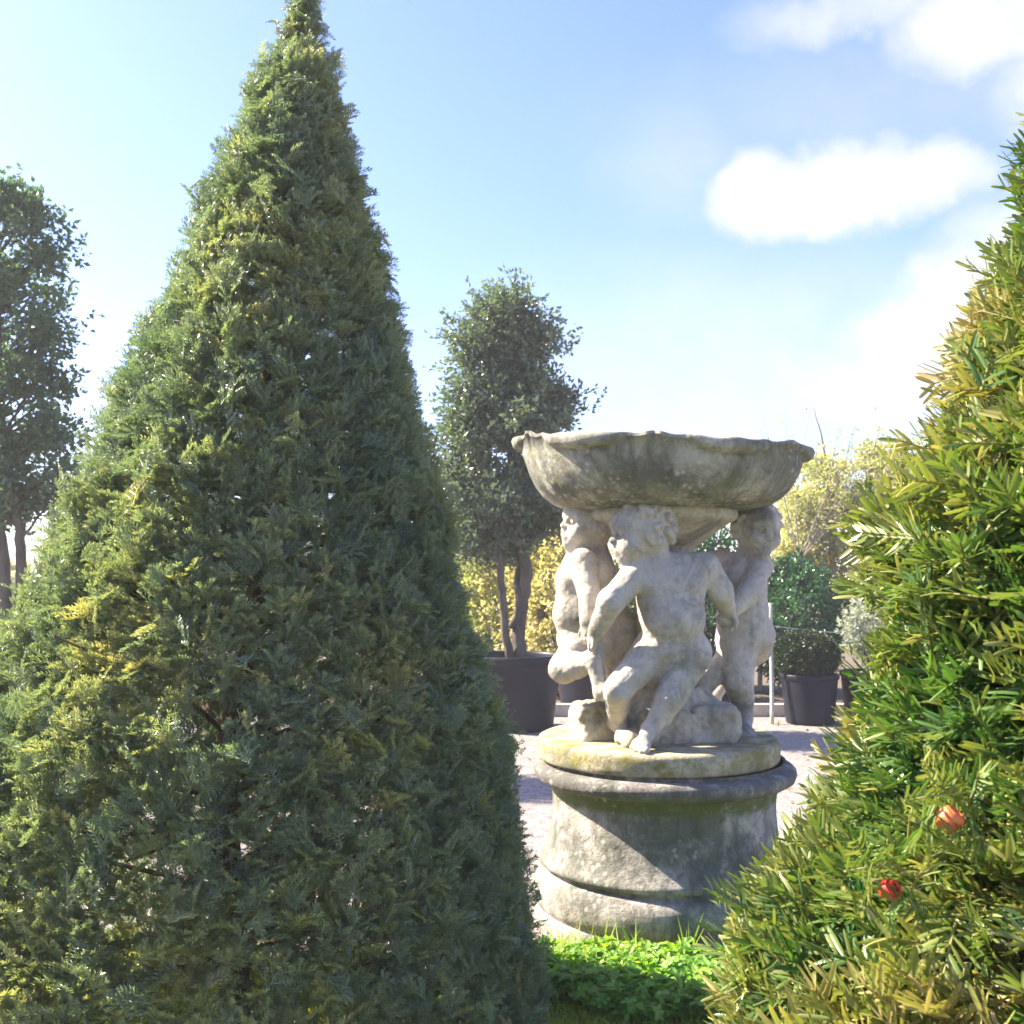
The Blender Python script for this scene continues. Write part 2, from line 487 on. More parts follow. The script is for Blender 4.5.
# ------------------------------------------------------------------ implicit sculpting (one continuous surface per figure)
class Sculpt:
    def __init__(self, lo, hi, h):
        self.lo = np.asarray(lo, float); self.h = h
        self.n = np.ceil((np.asarray(hi) - self.lo) / h).astype(int) + 1
        self.f = np.full(self.n, 1.0, dtype=np.float32)

    def region(self, lo, hi):
        i0 = np.clip(np.floor((lo - self.lo) / self.h).astype(int), 0, self.n - 1)
        i1 = np.clip(np.ceil((hi - self.lo) / self.h).astype(int) + 1, 1, self.n)
        sl = tuple(slice(a, b) for a, b in zip(i0, i1))
        g = [self.lo[k] + self.h * np.arange(i0[k], i1[k], dtype=np.float32) for k in range(3)]
        return sl, np.meshgrid(*g, indexing='ij', sparse=True)

    def blend(self, sl, d, k, sub=False):
        a = self.f[sl]
        d = d.astype(np.float32)
        if sub:
            hh = np.clip(.5 - .5 * (a + d) / k, 0, 1)
            self.f[sl] = a + (-d - a) * hh + k * hh * (1 - hh)
        else:
            hh = np.clip(.5 + .5 * (a - d) / k, 0, 1)
            self.f[sl] = a + (d - a) * hh - k * hh * (1 - hh)

    def cone(self, a, b, ra, rb, k=.02, sub=False):
        a, b = np.asarray(a, float), np.asarray(b, float)
        m = max(ra, rb) + k + 3 * self.h
        sl, (x, y, z) = self.region(np.minimum(a, b) - m, np.maximum(a, b) + m)
        d = b - a; L2 = max(float(d @ d), 1e-9)
        t = np.clip(((x - a[0]) * d[0] + (y - a[1]) * d[1] + (z - a[2]) * d[2]) / L2, 0, 1)
        dist = np.sqrt((x - a[0] - t * d[0]) ** 2 + (y - a[1] - t * d[1]) ** 2 + (z - a[2] - t * d[2]) ** 2)
        self.blend(sl, dist - (ra + (rb - ra) * t), k, sub)

    def ball(self, c, r, k=.02, sub=False):
        self.cone(c, np.asarray(c) + 1e-4, r, r, k, sub)

    def ell(self, c, rad, axes=None, k=.02, sub=False):
        c = np.asarray(c, float); rad = np.asarray(rad, float)
        A = np.eye(3) if axes is None else np.asarray(axes, float)   # rows = local axes
        m = rad.max() + k + 3 * self.h
        sl, (x, y, z) = self.region(c - m, c + m)
        px, py, pz = x - c[0], y - c[1], z - c[2]
        q = [(A[i, 0] * px + A[i, 1] * py + A[i, 2] * pz) for i in range(3)]
        k0 = np.sqrt(sum((q[i] / rad[i]) ** 2 for i in range(3)))
        k1 = np.sqrt(sum((q[i] / rad[i] ** 2) ** 2 for i in range(3))) + 1e-9
        self.blend(sl, k0 * (k0 - 1) / k1, k, sub)

    def block(self, c, half, yaw=0.0, k=.02, rnd=.032):
        c = np.asarray(c, float); half = np.asarray(half, float)
        m = np.linalg.norm(half) + k + 3 * self.h
        sl, (x, y, z) = self.region(c - m, c + m)
        ca, sa = math.cos(yaw), math.sin(yaw)
        px, py, pz = x - c[0], y - c[1], z - c[2]
        q = [np.abs(px * ca + py * sa) - half[0] + rnd, np.abs(-px * sa + py * ca) - half[1] + rnd, np.abs(pz) - half[2] + rnd]
        out = np.sqrt(sum(np.maximum(v, 0) ** 2 for v in q)) + np.minimum(np.maximum(np.maximum(q[0], q[1]), q[2]), 0) - rnd
        self.blend(sl, out, k)

    def rough(self, amp, cell, seed):
        g = np.random.default_rng(seed)
        n = np.maximum(2, np.ceil(self.n * self.h / cell).astype(int) + 2)
        lat = g.uniform(-1, 1, n).astype(np.float32)
        out = lat
        for ax in range(3):
            u = np.arange(self.n[ax]) * self.h / cell
            i = np.floor(u).astype(int); t = (u - i).astype(np.float32); t = t * t * (3 - 2 * t)
            sh = [1, 1, 1]; sh[ax] = -1
            t = t.reshape(sh)
            out = np.take(out, i, axis=ax) * (1 - t) + np.take(out, i + 1, axis=ax) * t
        self.f += amp * out

    def mesh(self):
        f = self.f
        ins = f < 0
        n = np.array(f.shape) - 1
        cnt = np.zeros(n, np.int8)
        for dx in (0, 1):
            for dy in (0, 1):
                for dz in (0, 1):
                    cnt += ins[dx:dx + n[0], dy:dy + n[1], dz:dz + n[2]]
        act = (cnt > 0) & (cnt < 8)
        ci = np.argwhere(act)
        idx = np.full(n, -1, np.int64); idx[act] = np.arange(len(ci))
        s = np.zeros((len(ci), 3)); c = np.zeros(len(ci))
        corners = [(a, b_, d) for a in (0, 1) for b_ in (0, 1) for d in (0, 1)]
        for p in corners:
            for ax in range(3):
                if p[ax] == 0:
                    q = list(p); q[ax] = 1
                    fa = f[ci[:, 0] + p[0], ci[:, 1] + p[1], ci[:, 2] + p[2]].astype(float)
                    fb = f[ci[:, 0] + q[0], ci[:, 1] + q[1], ci[:, 2] + q[2]].astype(float)
                    cr = (fa < 0) != (fb < 0)
                    t = np.where(cr, fa / np.where(cr, fa - fb, 1), 0)
                    pt = np.array(p, float)[None].repeat(len(ci), 0); pt[:, ax] += t
                    s += pt * cr[:, None]; c += cr
        v = self.lo + self.h * (ci + s / c[:, None])
        faces = []
        for ax in range(3):
            u, w_ = (ax + 1) % 3, (ax + 2) % 3
            A = np.take(ins, range(n[ax]), axis=ax); B = np.take(ins, range(1, n[ax] + 1), axis=ax)
            e = np.argwhere(A != B)
            e = e[(e[:, u] > 0) & (e[:, w_] > 0) & (e[:, u] < n[u]) & (e[:, w_] < n[w_])]
            sgn = A[e[:, 0], e[:, 1], e[:, 2]]
            def cell(du, dw):
                k = e.copy(); k[:, u] -= du; k[:, w_] -= dw
                return idx[k[:, 0], k[:, 1], k[:, 2]]
            q = np.stack([cell(1, 1), cell(0, 1), cell(0, 0), cell(1, 0)], 1)
            q[~sgn] = q[~sgn][:, ::-1]
            faces.append(q)
        return v, np.concatenate(faces)


def head(S, c, R, face, up, seed, hair=True):
    """c centre of skull, R radius; face = facing direction"""
    c = np.asarray(c, float)
    f = nrm(face); l = nrm(np.cross(up, f)); u = np.cross(f, l)
    at = lambda a, b_, d: c + R * (a * f + b_ * l + d * u)
    ax = np.stack([f, l, u])
    S.ell(at(-.08, 0, .12), R * np.array([.98, .84, .92]), ax, .02)
    S.ell(at(.28, 0, -.38), R * np.array([.58, .62, .56]), ax, .03)          # jaw
    for s in (-1, 1):
        S.ball(at(.50, .36 * s, -.36), R * .31, .03)                         # chubby cheeks
        S.ball(at(.84, .33 * s, .02), R * .19, .014, True)                    # eye sockets
        S.ball(at(.69, .33 * s, -.01), R * .13, .004)                        # eyes
        S.cone(at(.80, .14 * s, .18), at(.68, .50 * s, .16), R * .085, R * .07, .02)  # brow
        S.ell(at(-.02, .84 * s, -.12), R * np.array([.17, .09, .26]), ax, .008)      # ears
    S.ball(at(.66, 0, .38), R * .28, .05)                                    # forehead
    S.cone(at(.80, 0, .10), at(.96, 0, -.20), R * .07, R * .115, .015)        # nose
    for s in (-1, 1): S.ball(at(.88, .09 * s, -.22), R * .08, .01)
    S.ball(at(.80, 0, -.44), R * .13, .02)                                   # lips
    S.cone(at(.93, -.20, -.47), at(.93, .20, -.47), R * .05, R * .05, .006, True)
    S.ball(at(.84, 0, -.58), R * .10, .012)
    S.ball(at(.68, 0, -.80), R * .18, .03)                                   # chin
    S.ball(at(.40, 0, -.86), R * .28, .03)
    if hair:
        g = np.random.default_rng(seed)
        k = 0
        while k < 170:
            d = nrm(g.normal(size=3))
            if d[0] > .42 - .55 * max(0, d[2] - .55) and d[2] < .80: continue
            if d[2] < -.50 or (d[0] > .05 and d[2] < .15): continue
            p = at(*(np.array([.98, .88, .95]) * d * 1.0 + np.array([-.10, 0, .13])))
            S.ball(p, R * g.uniform(.085, .155), .006)
            k += 1


def hand(S, w, d, nrmv, s, side=1):
    d = nrm(d); n_ = nrm(nrmv - np.dot(nrmv, d) * d); x = np.cross(d, n_)
    ax = np.stack([d, x, n_])
    S.ell(w + d * .028 * s, np.array([.036, .030, .020]) * s, ax, .012)
    for i in range(4):
        o = (i - 1.5) * .0145 * s
        ln = (.030, .036, .034, .027)[i] * s
        a = w + d * .050 * s + x * o
        b_ = a + d * ln * .6 + n_ * .006 * s + x * o * .15
        e = b_ + d * ln * .30 + n_ * ln * .6
        S.cone(a, b_, .0095 * s, .009 * s, .005); S.cone(b_, e, .009 * s, .0075 * s, .005)
    a = w + d * .018 * s + x * side * .022 * s
    b_ = a + d * .026 * s + x * side * .022 * s + n_ * .008 * s
    S.cone(a, b_, .0115 * s, .0095 * s, .008); S.cone(b_, b_ + d * .018 * s + n_ * .012 * s, .0095 * s, .008 * s, .005)


def foot(S, ankle, toe, up, s=1.0):
    ankle = np.asarray(ankle, float); toe = np.asarray(toe, float)
    d = nrm(toe - ankle); x = nrm(np.cross(d, up)); u = np.cross(x, d)
    heel = ankle - d * .018 * s - u * .012 * s
    S.ball(heel, .034 * s, .02)
    S.cone(ankle, toe - d * .015 * s, .034 * s, .024 * s, .02)
    S.ell(toe - d * .012 * s, np.array([.034, .042, .021]) * s, np.stack([d, x, u]), .015)
    for i in range(5):
        o = (i - 2) * .0155 * s
        S.ball(toe + d * (.020 - .0045 * abs(i - 1.2)) * s + x * o, (.0135, .0115, .011, .0105, .010)[i] * s, .005)


# ------------------------------------------------------------------ the fountain
AX = P(661, 600, 4.75)[0]
FY = 4.75
F0 = np.array([AX, FY, 0.0])
fountain = empty('stone_fountain', F0, 'weathered stone fountain bowl carried by three dancing cherubs on a round plinth', 'fountain')
J = lambda px, py, dy: P(px, py, FY + dy) - F0

# plinth: lathe profile in metres
plinth_prof = [(0.0, -.02), (.578, -.02), (.582, .035), (.575, .05), (.557, .054), (.555, .064), (.568, .075), (.580, .105), (.583, .14), (.578, .175), (.563, .203),
               (.545, .215), (.530, .220), (.527, .238), (.551, .243), (.552, .262), (.540, .283), (.521, .312), (.506, .35), (.496, .40), (.490, .46), (.489, .51), (.494, .55),
               (.503, .580), (.512, .594), (.546, .598), (.570, .612), (.580, .637), (.577, .655), (.565, .668), (.548, .674), (.524, .678), (.522, .692), (.535, .694)]
acc = Acc()
lathe(acc, densify(plinth_prof, .011), 200, wob=.0028, seed=3)
acc.build('plinth', M['stone_plinth'], fountain)
disc_prof = [(.50, .692), (.541, .693), (.547, .70), (.549, .735), (.547, .766), (.540, .779), (.528, .785), (.40, .788), (.2, .79), (0.0, .79)]
acc = Acc()
lathe(acc, densify([(a * .975, b_) for a, b_ in disc_prof], .012), 200, centre=(-.022, 0, 0), wob=.0028, seed=5)
acc.build('plinth_disc', M['stone_disc'], fountain)

# carved rock drum under the dancers
S = Sculpt((-.5, -.5, .74), (.5, .5, 1.0), .007)
g = np.random.default_rng(4)
S.cone((0, 0, .70), (0, 0, .80), .27, .26, .02)
for k in range(14):
    a = k / 14 * 2 * PI + g.uniform(-.15, .15)
    r = g.uniform(.17, .23)
    S.block((r * math.cos(a), r * math.sin(a), g.uniform(.80, .83)), (g.uniform(.06, .10), g.uniform(.06, .09), g.uniform(.05, .075)), a + g.uniform(-.4, .4), .02)
S.block(J(593, 722, -.10), (.085, .10, .088), .25, .022)
S.block(J(714, 723, -.15), (.105, .10, .082), -.15, .015)
S.block(J(662, 722, -.20), (.11, .08, .06), .1, .02)
S.block(J(637, 738, -.30), (.08, .075, .035), .3, .02)
S.rough(.010, .05, 1); S.rough(.005, .018, 2)
S.f = np.maximum(S.f, (.775 - (S.lo[2] + S.h * np.arange(S.n[2])))[None, None, :].astype(np.float32))
v, f = S.mesh()
mesh_np('rock_base', v, f, M['stone_rock'], fountain)

# central column with its flared capital
acc = Acc()
lathe(acc, densify([(.17, .84), (.15, .92), (.125, 1.05), (.118, 1.25), (.125, 1.45), (.135, 1.56), (.150, 1.60), (.155, 1.625), (.185, 1.64), (.205, 1.66), (.26, 1.70), (.30, 1.727),
                    (.335, 1.745), (.345, 1.76), (.345, 1.79), (.33, 1.80), (0, 1.80)], .015), 96, wob=.003, seed=9)
acc.build('column', M['stone_rock'], fountain)

# bowl: six scallops, rolled lips between shell knobs
def bowl():
    nth = 420
    th = np.linspace(0, 2 * PI, nth, endpoint=False)
    lobe = np.cos(6 * (th + math.radians(70)))          # 1 in the middle of a lip, -1 at a knob
    dk = np.abs((np.degrees(th) + 100 + 30) % 60 - 30)    # degrees from nearest knob
    knob = np.exp(-(dk / 4.2) ** 2)
    notch = np.exp(-(dk / 1.5) ** 2)
    lip = np.clip(1 - ((dk - 30) / 19) ** 2, 0, 1) ** .7
    zr = 2.103 + .010 * knob - .004 * lip
    rows = []
    outer = [(0.0, 1.785), (.20, 1.785), (.36, 1.787), (.43, 1.798), (.485, 1.817), (.53, 1.847), (.566, 1.888), (.592, 1.934), (.611, 1.983), (.624, 2.02)]
    outer = np.array(densify(outer, .013))
    for r, z in outer:
        u = np.clip((z - 1.79) / .25, 0, 1)
        fl = .0028 * u * (1 - .5 * u) * np.cos(18 * (th + math.radians(70))) - .012 * u * np.exp(-(dk / 5.0) ** 2) + .022 * knob * max(0, u - .72) / .28 * .8
        rows.append((r + fl * (r > .2), np.full(nth, z)))
    drop = .016 + .050 * lip
    for q, dr in ((0, -.004), (.06, .018), (.3, .040), (.7, .046), (.92, .040), (1.0, .026)):
        base = .628 + .006 * (q > 0)
        r = base + dr * lip + .022 * knob * (1 - .3 * q) - .024 * notch
        z = zr - drop * (1 - q)
        rows.append((r, z))
    for r, z in densify([(.600, 2.098), (.580, 2.075), (.56, 2.0), (.50, 1.92), (.38, 1.86), (.2, 1.84), (0, 1.835)], .03):
        rows.append((np.full(nth, r) + .004 * lobe * (r > .3), np.full(nth, z)))
    R = np.array([a for a, _ in rows]); Z = np.array([b_ for _, b_ in rows])
    g = np.random.default_rng(2)
    for k in range(2, 30):
        R = R * (1 + g.normal(0, .0016 / k ** .5) * np.cos(k * th + g.uniform(0, 6.28) + 9 * Z))
        Z = Z + (R > .45) * g.normal(0, .0007) * np.cos(k * th + g.uniform(0, 6.28))
    x, y = R * np.cos(th), R * np.sin(th)
    Z = Z + (.075 * y - .042 * x) * np.clip((Z - 1.79) / .2, 0, 1)       # the bowl sits a little askew
    v = np.stack([x, y, Z], 2).reshape(-1, 3)
    m_ = len(rows)
    i = np.arange(m_ - 1)[:, None] * nth; j = np.arange(nth)[None]; jn = (j + 1) % nth
    f = np.stack([i + j, i + jn, i + nth + jn, i + nth + j], 2).reshape(-1, 4)
    mesh_np('bowl', v, f, M['stone_bowl'], fountain)
bowl()

H = .0041
UP = np.array([0, 0, 1.0])
PX = 1 / 221.0


def finish(S, name, label, seed):
    S.rough(.003, .05, seed); S.rough(.0016, .015, seed + 1)
    v, f = S.mesh()
    o = mesh_np(name, v, f, M['stone_body'], fountain)
    o['label'] = label
    return o


# front dancer
S = Sculpt((-.52, -.60, .74), (.42, .02, 1.88), H)
c_hd = J(641, 533, -.30)
neck = J(657, 563, -.29); chest = J(671, 584, -.28); belly = J(673, 620, -.30); hips = J(675, 650, -.28)
S.ell(chest, (.150, .115, .125), None, .04)
S.ell(J(670, 603, -.285), (.140, .115, .12), None, .04)
S.ell(belly, (.136, .130, .115), None, .04)
S.ell(hips, (.136, .120, .095), None, .04)
for px, py in ((652, 584), (688, 582)): S.ell(J(px, py, -.355), (.055, .035, .04), None, .03)     # breast
S.ball(J(672, 622, -.435), .010, .012, True)                                                      # navel
S.cone(neck - [0, 0, .03], neck + [-.01, 0, .05], .062, .06, .03)
shR, shL = J(638, 573, -.31), J(704, 567, -.26)
S.cone(chest + [-.03, 0, .05], shR, .07, .064, .03); S.cone(chest + [.04, 0, .06], shL, .07, .064, .03)
elR, wrR = J(611, 602, -.38), J(597, 630, -.30)
S.cone(shR, elR, .063, .056, .02); S.cone(elR, wrR, .056, .040, .015)
hand(S, wrR, J(588, 646, -.255) - wrR, np.array([.6, -.3, .4]), 1.2, 1)
elL = J(721, 591, -.24); wrL = J(727, 608, -.15)
S.cone(shL, elL, .063, .053, .02); S.cone(elL, wrL, .053, .040, .015)
hand(S, wrL, J(730, 624, -.11) - wrL, np.array([-.6, -.5, 0]), 1.15, -1)
# his right leg swings back behind the other
kR, aR = J(617, 691, -.35), J(617, 722, -.22)
S.cone(J(655, 650, -.27), kR, .092, .058, .03)
S.cone(kR, aR, .056, .038, .015); S.ell(kR * .6 + aR * .4 + [.01, .02, 0], (.048, .05, .06), None, .02)
foot(S, aR, J(631, 743, -.30), UP + [-.3, -.3, 0], 1.0)
# his left leg crosses to the front
kL, aL = J(670, 699, -.37), J(650, 730, -.39)
S.cone(J(690, 653, -.27), kL, .094, .060, .03)
S.cone(kL, aL, .057, .036, .015); S.ell(kL * .6 + aL * .4 + [.012, .02, 0], (.046, .046, .07), None, .02)
foot(S, aL, J(640, 747, -.46), UP * .6 + [-.4, -.6, 0], 1.05)
S.cone(J(676, 664, -.36), J(672, 675, -.37), .02, .015, .02)
S.cone(J(651, 648, -.40), J(668, 668, -.44), .008, .006, .02, True); S.cone(J(694, 655, -.40), J(674, 670, -.44), .008, .006, .02, True)
head(S, c_hd, .132, (-1, -.22, -.05), UP + [-.05, -.02, 0], 21)
finish(S, 'cherub_figure', 'front dancing cherub with curly head turned in profile', 31)

# left dancer: seen from his left side, face lifted, near leg kicked up behind
S = Sculpt((-.66, -.42, .74), (.02, .36, 1.86), H)
chest = J(588, 572, -.02); belly = J(582, 614, -.03); hips = J(589, 640, 0)
S.ell(chest, (.125, .125, .12), None, .04)
S.ell(J(583, 594, -.02), (.118, .125, .12), None, .04)
S.ell(belly, (.132, .13, .11), None, .04)
S.ell(hips, (.145, .13, .10), None, .04)
S.ell(J(617, 632, .04), (.105, .11, .125), None, .04)            # buttock
S.ell(J(570, 580, -.06), (.06, .07, .07), None, .04)
neck = J(595, 548, 0)
S.cone(neck - [0, 0, .04], neck + [-.01, 0, .05], .066, .062, .03)
shL = J(583, 562, -.12); shR = J(592, 562, .12)
S.cone(chest + [0, -.03, .03], shL, .07, .058, .03); S.cone(chest + [0, .03, .03], shR, .07, .058, .03)
el, wr = J(590, 597, -.20), J(588, 622, -.235)
S.cone(shL, el, .060, .050, .015); S.cone(el, wr, .050, .037, .012)
hand(S, wr, J(586, 646, -.27) - wr, np.array([.5, .6, 0]), 1.05, -1)
el2, wr2 = J(625, 585, .22), J(645, 590, .30)
S.cone(shR, el2, .054, .045, .02); S.cone(el2, wr2, .045, .034, .015)
# near leg
kn, an = J(564, 668, -.14), J(594, 661, -.27)
S.cone(J(583, 645, -.07), kn, .094, .064, .03); S.ball(kn, .060, .02)
S.cone(kn, an, .060, .040, .02); S.ell(kn * .6 + an * .4 + [0, 0, -.005], (.065, .05, .052), None, .02)
foot(S, an, J(602, 694, -.31), np.array([-1, -.6, .3]), 1.15)
# standing leg
kn, an = J(622, 680, .02), J(636, 716, .04)
S.cone(J(608, 648, .08), kn, .094, .064, .03); S.cone(kn, an, .060, .04, .02)
foot(S, an, J(618, 722, .02), UP, 1.05)
head(S, J(588, 525, -.03), .124, (-.90, -.36, .16), UP + [.16, 0, 0], 22)
finish(S, 'cherub_figure', 'left dancing cherub in full sun with face lifted and leg kicked back', 41)

# right dancer: turned away, head looking back over the shoulder
S = Sculpt((-.02, -.36, .74), (.62, .52, 1.86), H)
chest = J(741, 580, .10); hips = J(745, 634, .12)
ax = np.stack([nrm([.95, .3, 0]), nrm([-.3, .95, 0]), UP])
S.ell(chest, (.118, .11, .12), ax, .04)
S.ell(J(744, 604, .11), (.108, .108, .12), ax, .04)
S.ell(J(742, 620, .10), (.115, .115, .11), ax, .04)
S.ell(hips, (.118, .12, .095), ax, .04)
S.ell(J(757, 636, .14), (.082, .10, .085), None, .03)            # buttock and raised thigh
neck = J(749, 553, .12)
S.cone(neck - [0, 0, .04], neck + [.01, 0, .05], .058, .055, .03)
shA, shB = J(760, 566, .04), J(722, 562, .20)
S.cone(chest + [.02, 0, .03], shA, .065, .055, .03); S.cone(chest + [-.03, 0, .04], shB, .068, .058, .03)
el, wr = J(748, 594, -.08), J(734, 608, -.12)
S.cone(shA, el, .058, .050, .015); S.cone(el, wr, .050, .037, .012)
hand(S, wr, J(722, 624, -.15) - wr, np.array([.2, .9, .2]), 1.05, 1)
el2, wr2 = J(705, 580, .32), J(684, 592, .34)
S.cone(shB, el2, .056, .046, .02); S.cone(el2, wr2, .045, .034, .015)
kn, an = J(739, 684, .04), J(744, 716, .08)
S.cone(J(737, 642, .08), kn, .096, .063, .03); S.ball(kn, .058, .02)
S.cone(kn, an, .060, .040, .02); S.ell(kn * .6 + an * .4 + [.01, .02, 0], (.052, .055, .07), None, .02)
foot(S, an, J(746, 735, -.03), UP, 1.08)
kn, an = J(758, 650, .26), J(730, 676, .33)
S.cone(J(750, 640, .18), kn, .082, .062, .03); S.cone(kn, an, .058, .038, .02)
foot(S, an, J(712, 700, .22), np.array([.6, 0, .8]), 1.0)
kn2 = J(700, 690, .06)
S.cone(J(728, 660, .12), kn2, .06, .045, .03); foot(S, kn2, J(716, 706, -.02), UP, .95)
head(S, J(758, 530, .08), .118, (.26, -.95, -.02), UP + [.1, 0, 0], 23)
finish(S, 'cherub_figure', 'right dancing cherub looking back over the shoulder', 51)


# ------------------------------------------------------------------ foliage templates
def shoot_lod(L_=.085, pairs=13, nl=.024, nw=.0028, seed=0, vee=.35, sides=0):
    """flat yew spray: one quad per needle, optional side shoots"""
    g = np.random.default_rng(seed)
    V, Fc, T = [], [], []

    def spray(o, d, x, z, L_, pairs, sc):
        for i in range(pairs):
            t = (i + .6) / pairs
            p = o + d * L_ * t + z * (-.008 * t * t)
            for s in (-1, 1):
                a = math.radians(g.uniform(42, 62) - 26 * t)
                ln = nl * sc * g.uniform(.8, 1.1) * (1 - .35 * max(0, t - .7) / .3) * (.6 + .4 * min(1, t * 4))
                dr = nrm(d * math.cos(a) + x * s * math.sin(a) + z * (vee * g.uniform(.2, 1.2)))
                wd = nrm(np.cross(dr, z + .4 * g.normal(size=3))) * nw * g.uniform(.85, 1.15)
                b_ = len(V)
                mid = p + dr * ln * .5 + z * .0015
                V.extend([p, mid + wd / 2, p + dr * ln - z * .001, mid - wd / 2])
                Fc.append([b_, b_ + 1, b_ + 2, b_ + 3])
                T.extend([(-.05 + .16 * t + g.uniform(-.07, .07))] * 4)
        b_ = len(V)
        w_ = x * .0012
        V.extend([o - w_, o + w_, o + d * L_ + w_ * .5, o + d * L_ - w_ * .5]); Fc.append([b_, b_ + 1, b_ + 2, b_ + 3]); T.extend([.15] * 4)

    X, Y, Z = np.eye(3)
    spray(np.zeros(3), Y, X, Z, L_, pairs, 1)
    for k in range(sides):
        s = 1 if k % 2 else -1
        t = .12 + .62 * k / max(1, sides)
        d = nrm(Y * .75 + X * s * .75 + Z * g.uniform(-.15, .35))
        x = nrm(np.cross(d, Z)); z = np.cross(x, d)
        spray(Y * L_ * t, d, x, z, L_ * (.62 - .25 * t), max(5, int(pairs * .6)), .85)
    return np.array(V), np.array(Fc), np.array(T)


def shoot_fine(L_=.07, pairs=13, nl=.025, nw=.0030, seed=0, vee=.45, curl=.0):
    """close-up yew shoot: ribbed, bent needles"""
    g = np.random.default_rng(seed)
    V, Fc, T = [], [], []
    X, Y, Z = np.eye(3)
    for i in range(pairs):
        t = (i + .5) / pairs
        p = Y * L_ * t + Z * (-.010 * t * t)
        for s in (-1, 1):
            a = math.radians(g.uniform(48, 70) - 34 * t)
            ln = nl * g.uniform(.78, 1.12) * (1 - .45 * max(0, t - .72) / .28) * (.7 + .3 * min(1, t * 4))
            dr = nrm(Y * math.cos(a) + X * s * math.sin(a) + Z * (vee * g.uniform(-.1, 1.3)))
            sd_ = nrm(np.cross(dr, Z + .35 * g.normal(size=3))); up_ = np.cross(sd_, dr)
            if up_[2] < 0: up_ = -up_; sd_ = -sd_
            bend = g.uniform(-.10, .30) + curl
            b_ = len(V)
            tt = -.10 + .22 * t + g.uniform(-.12, .12)
            for q, wq in ((0, .45), (.22, .95), (.55, 1.0), (.88, .80), (1.0, .25)):
                c = p + dr * ln * q - up_ * ln * bend * q * q
                hw = sd_ * nw * .5 * wq
                V.extend([c - hw, c + up_ * nw * .16, c + hw])
                T.extend([tt + .10 * (q > .9), tt + .05, tt + .10 * (q > .9)])
            for r in range(4):
                for e in (0, 1):
                    k = b_ + r * 3 + e
                    Fc.append([k, k + 1, k + 4, k + 3])
    a6 = np.linspace(0, 2 * PI, 5, endpoint=False)
    b_ = len(V)
    for q in (0, .5, 1):
        for a in a6:
            r = .0014 * (1 - .5 * q)
            V.append(Y * L_ * q + Z * (-.010 * q * q) + X * r * math.cos(a) + Z * r * math.sin(a)); T.append(.32)
    for q in range(2):
        for k in range(5):
            Fc.append([b_ + q * 5 + k, b_ + q * 5 + (k + 1) % 5, b_ + q * 5 + 5 + (k + 1) % 5, b_ + q * 5 + 5 + k])
    return np.array(V), np.array(Fc), np.array(T)


def leaf_cluster(n=9, ll=.05, lw=.026, spread=.07, seed=0, fold=.2):
    """a twig tip with broad leaves: each leaf two quads folded on the midrib"""
    g = np.random.default_rng(seed)
    V, Fc, T = [], [], []
    for i in range(n):
        t = (i + .5) / n
        d = nrm(np.array([g.normal(0, .8), .5 + .6 * t, g.normal(.1, .6)]))
        p = np.array([0, (t - .4) * spread * 1.4, 0]) + g.normal(0, spread * .25, 3)
        s = nrm(np.cross(d, nrm(g.normal(size=3)))); u = np.cross(s, d)
        l, w_ = ll * g.uniform(.7, 1.2), lw * g.uniform(.8, 1.15)
        b_ = len(V)
        V.extend([p, p + d * l * .5 - u * l * .04, p + d * l - u * l * .18, p + d * l * .45 + s * w_ / 2 + u * fold * w_, p + d * l * .45 - s * w_ / 2 + u * fold * w_])
        Fc.extend([[b_, b_ + 3, b_ + 2, b_ + 1], [b_, b_ + 1, b_ + 2, b_ + 4]])
        T.extend([g.uniform(-.18, .18)] * 5)
    return np.array(V), np.array(Fc), np.array(T)


# ------------------------------------------------------------------ clipped yews
def lumps(n, seed):
    g = np.random.default_rng(seed)
    k = g.normal(0, 1, (n, 3)); k[:, :2] *= 1
    ph = g.uniform(0, 6.28, n); am = g.uniform(.5, 1, n)
    def fn(p, s):
        return sum(am[i] * np.sin((p * s) @ k[i] + ph[i]) for i in range(n)) / math.sqrt(n / 2)
    return fn


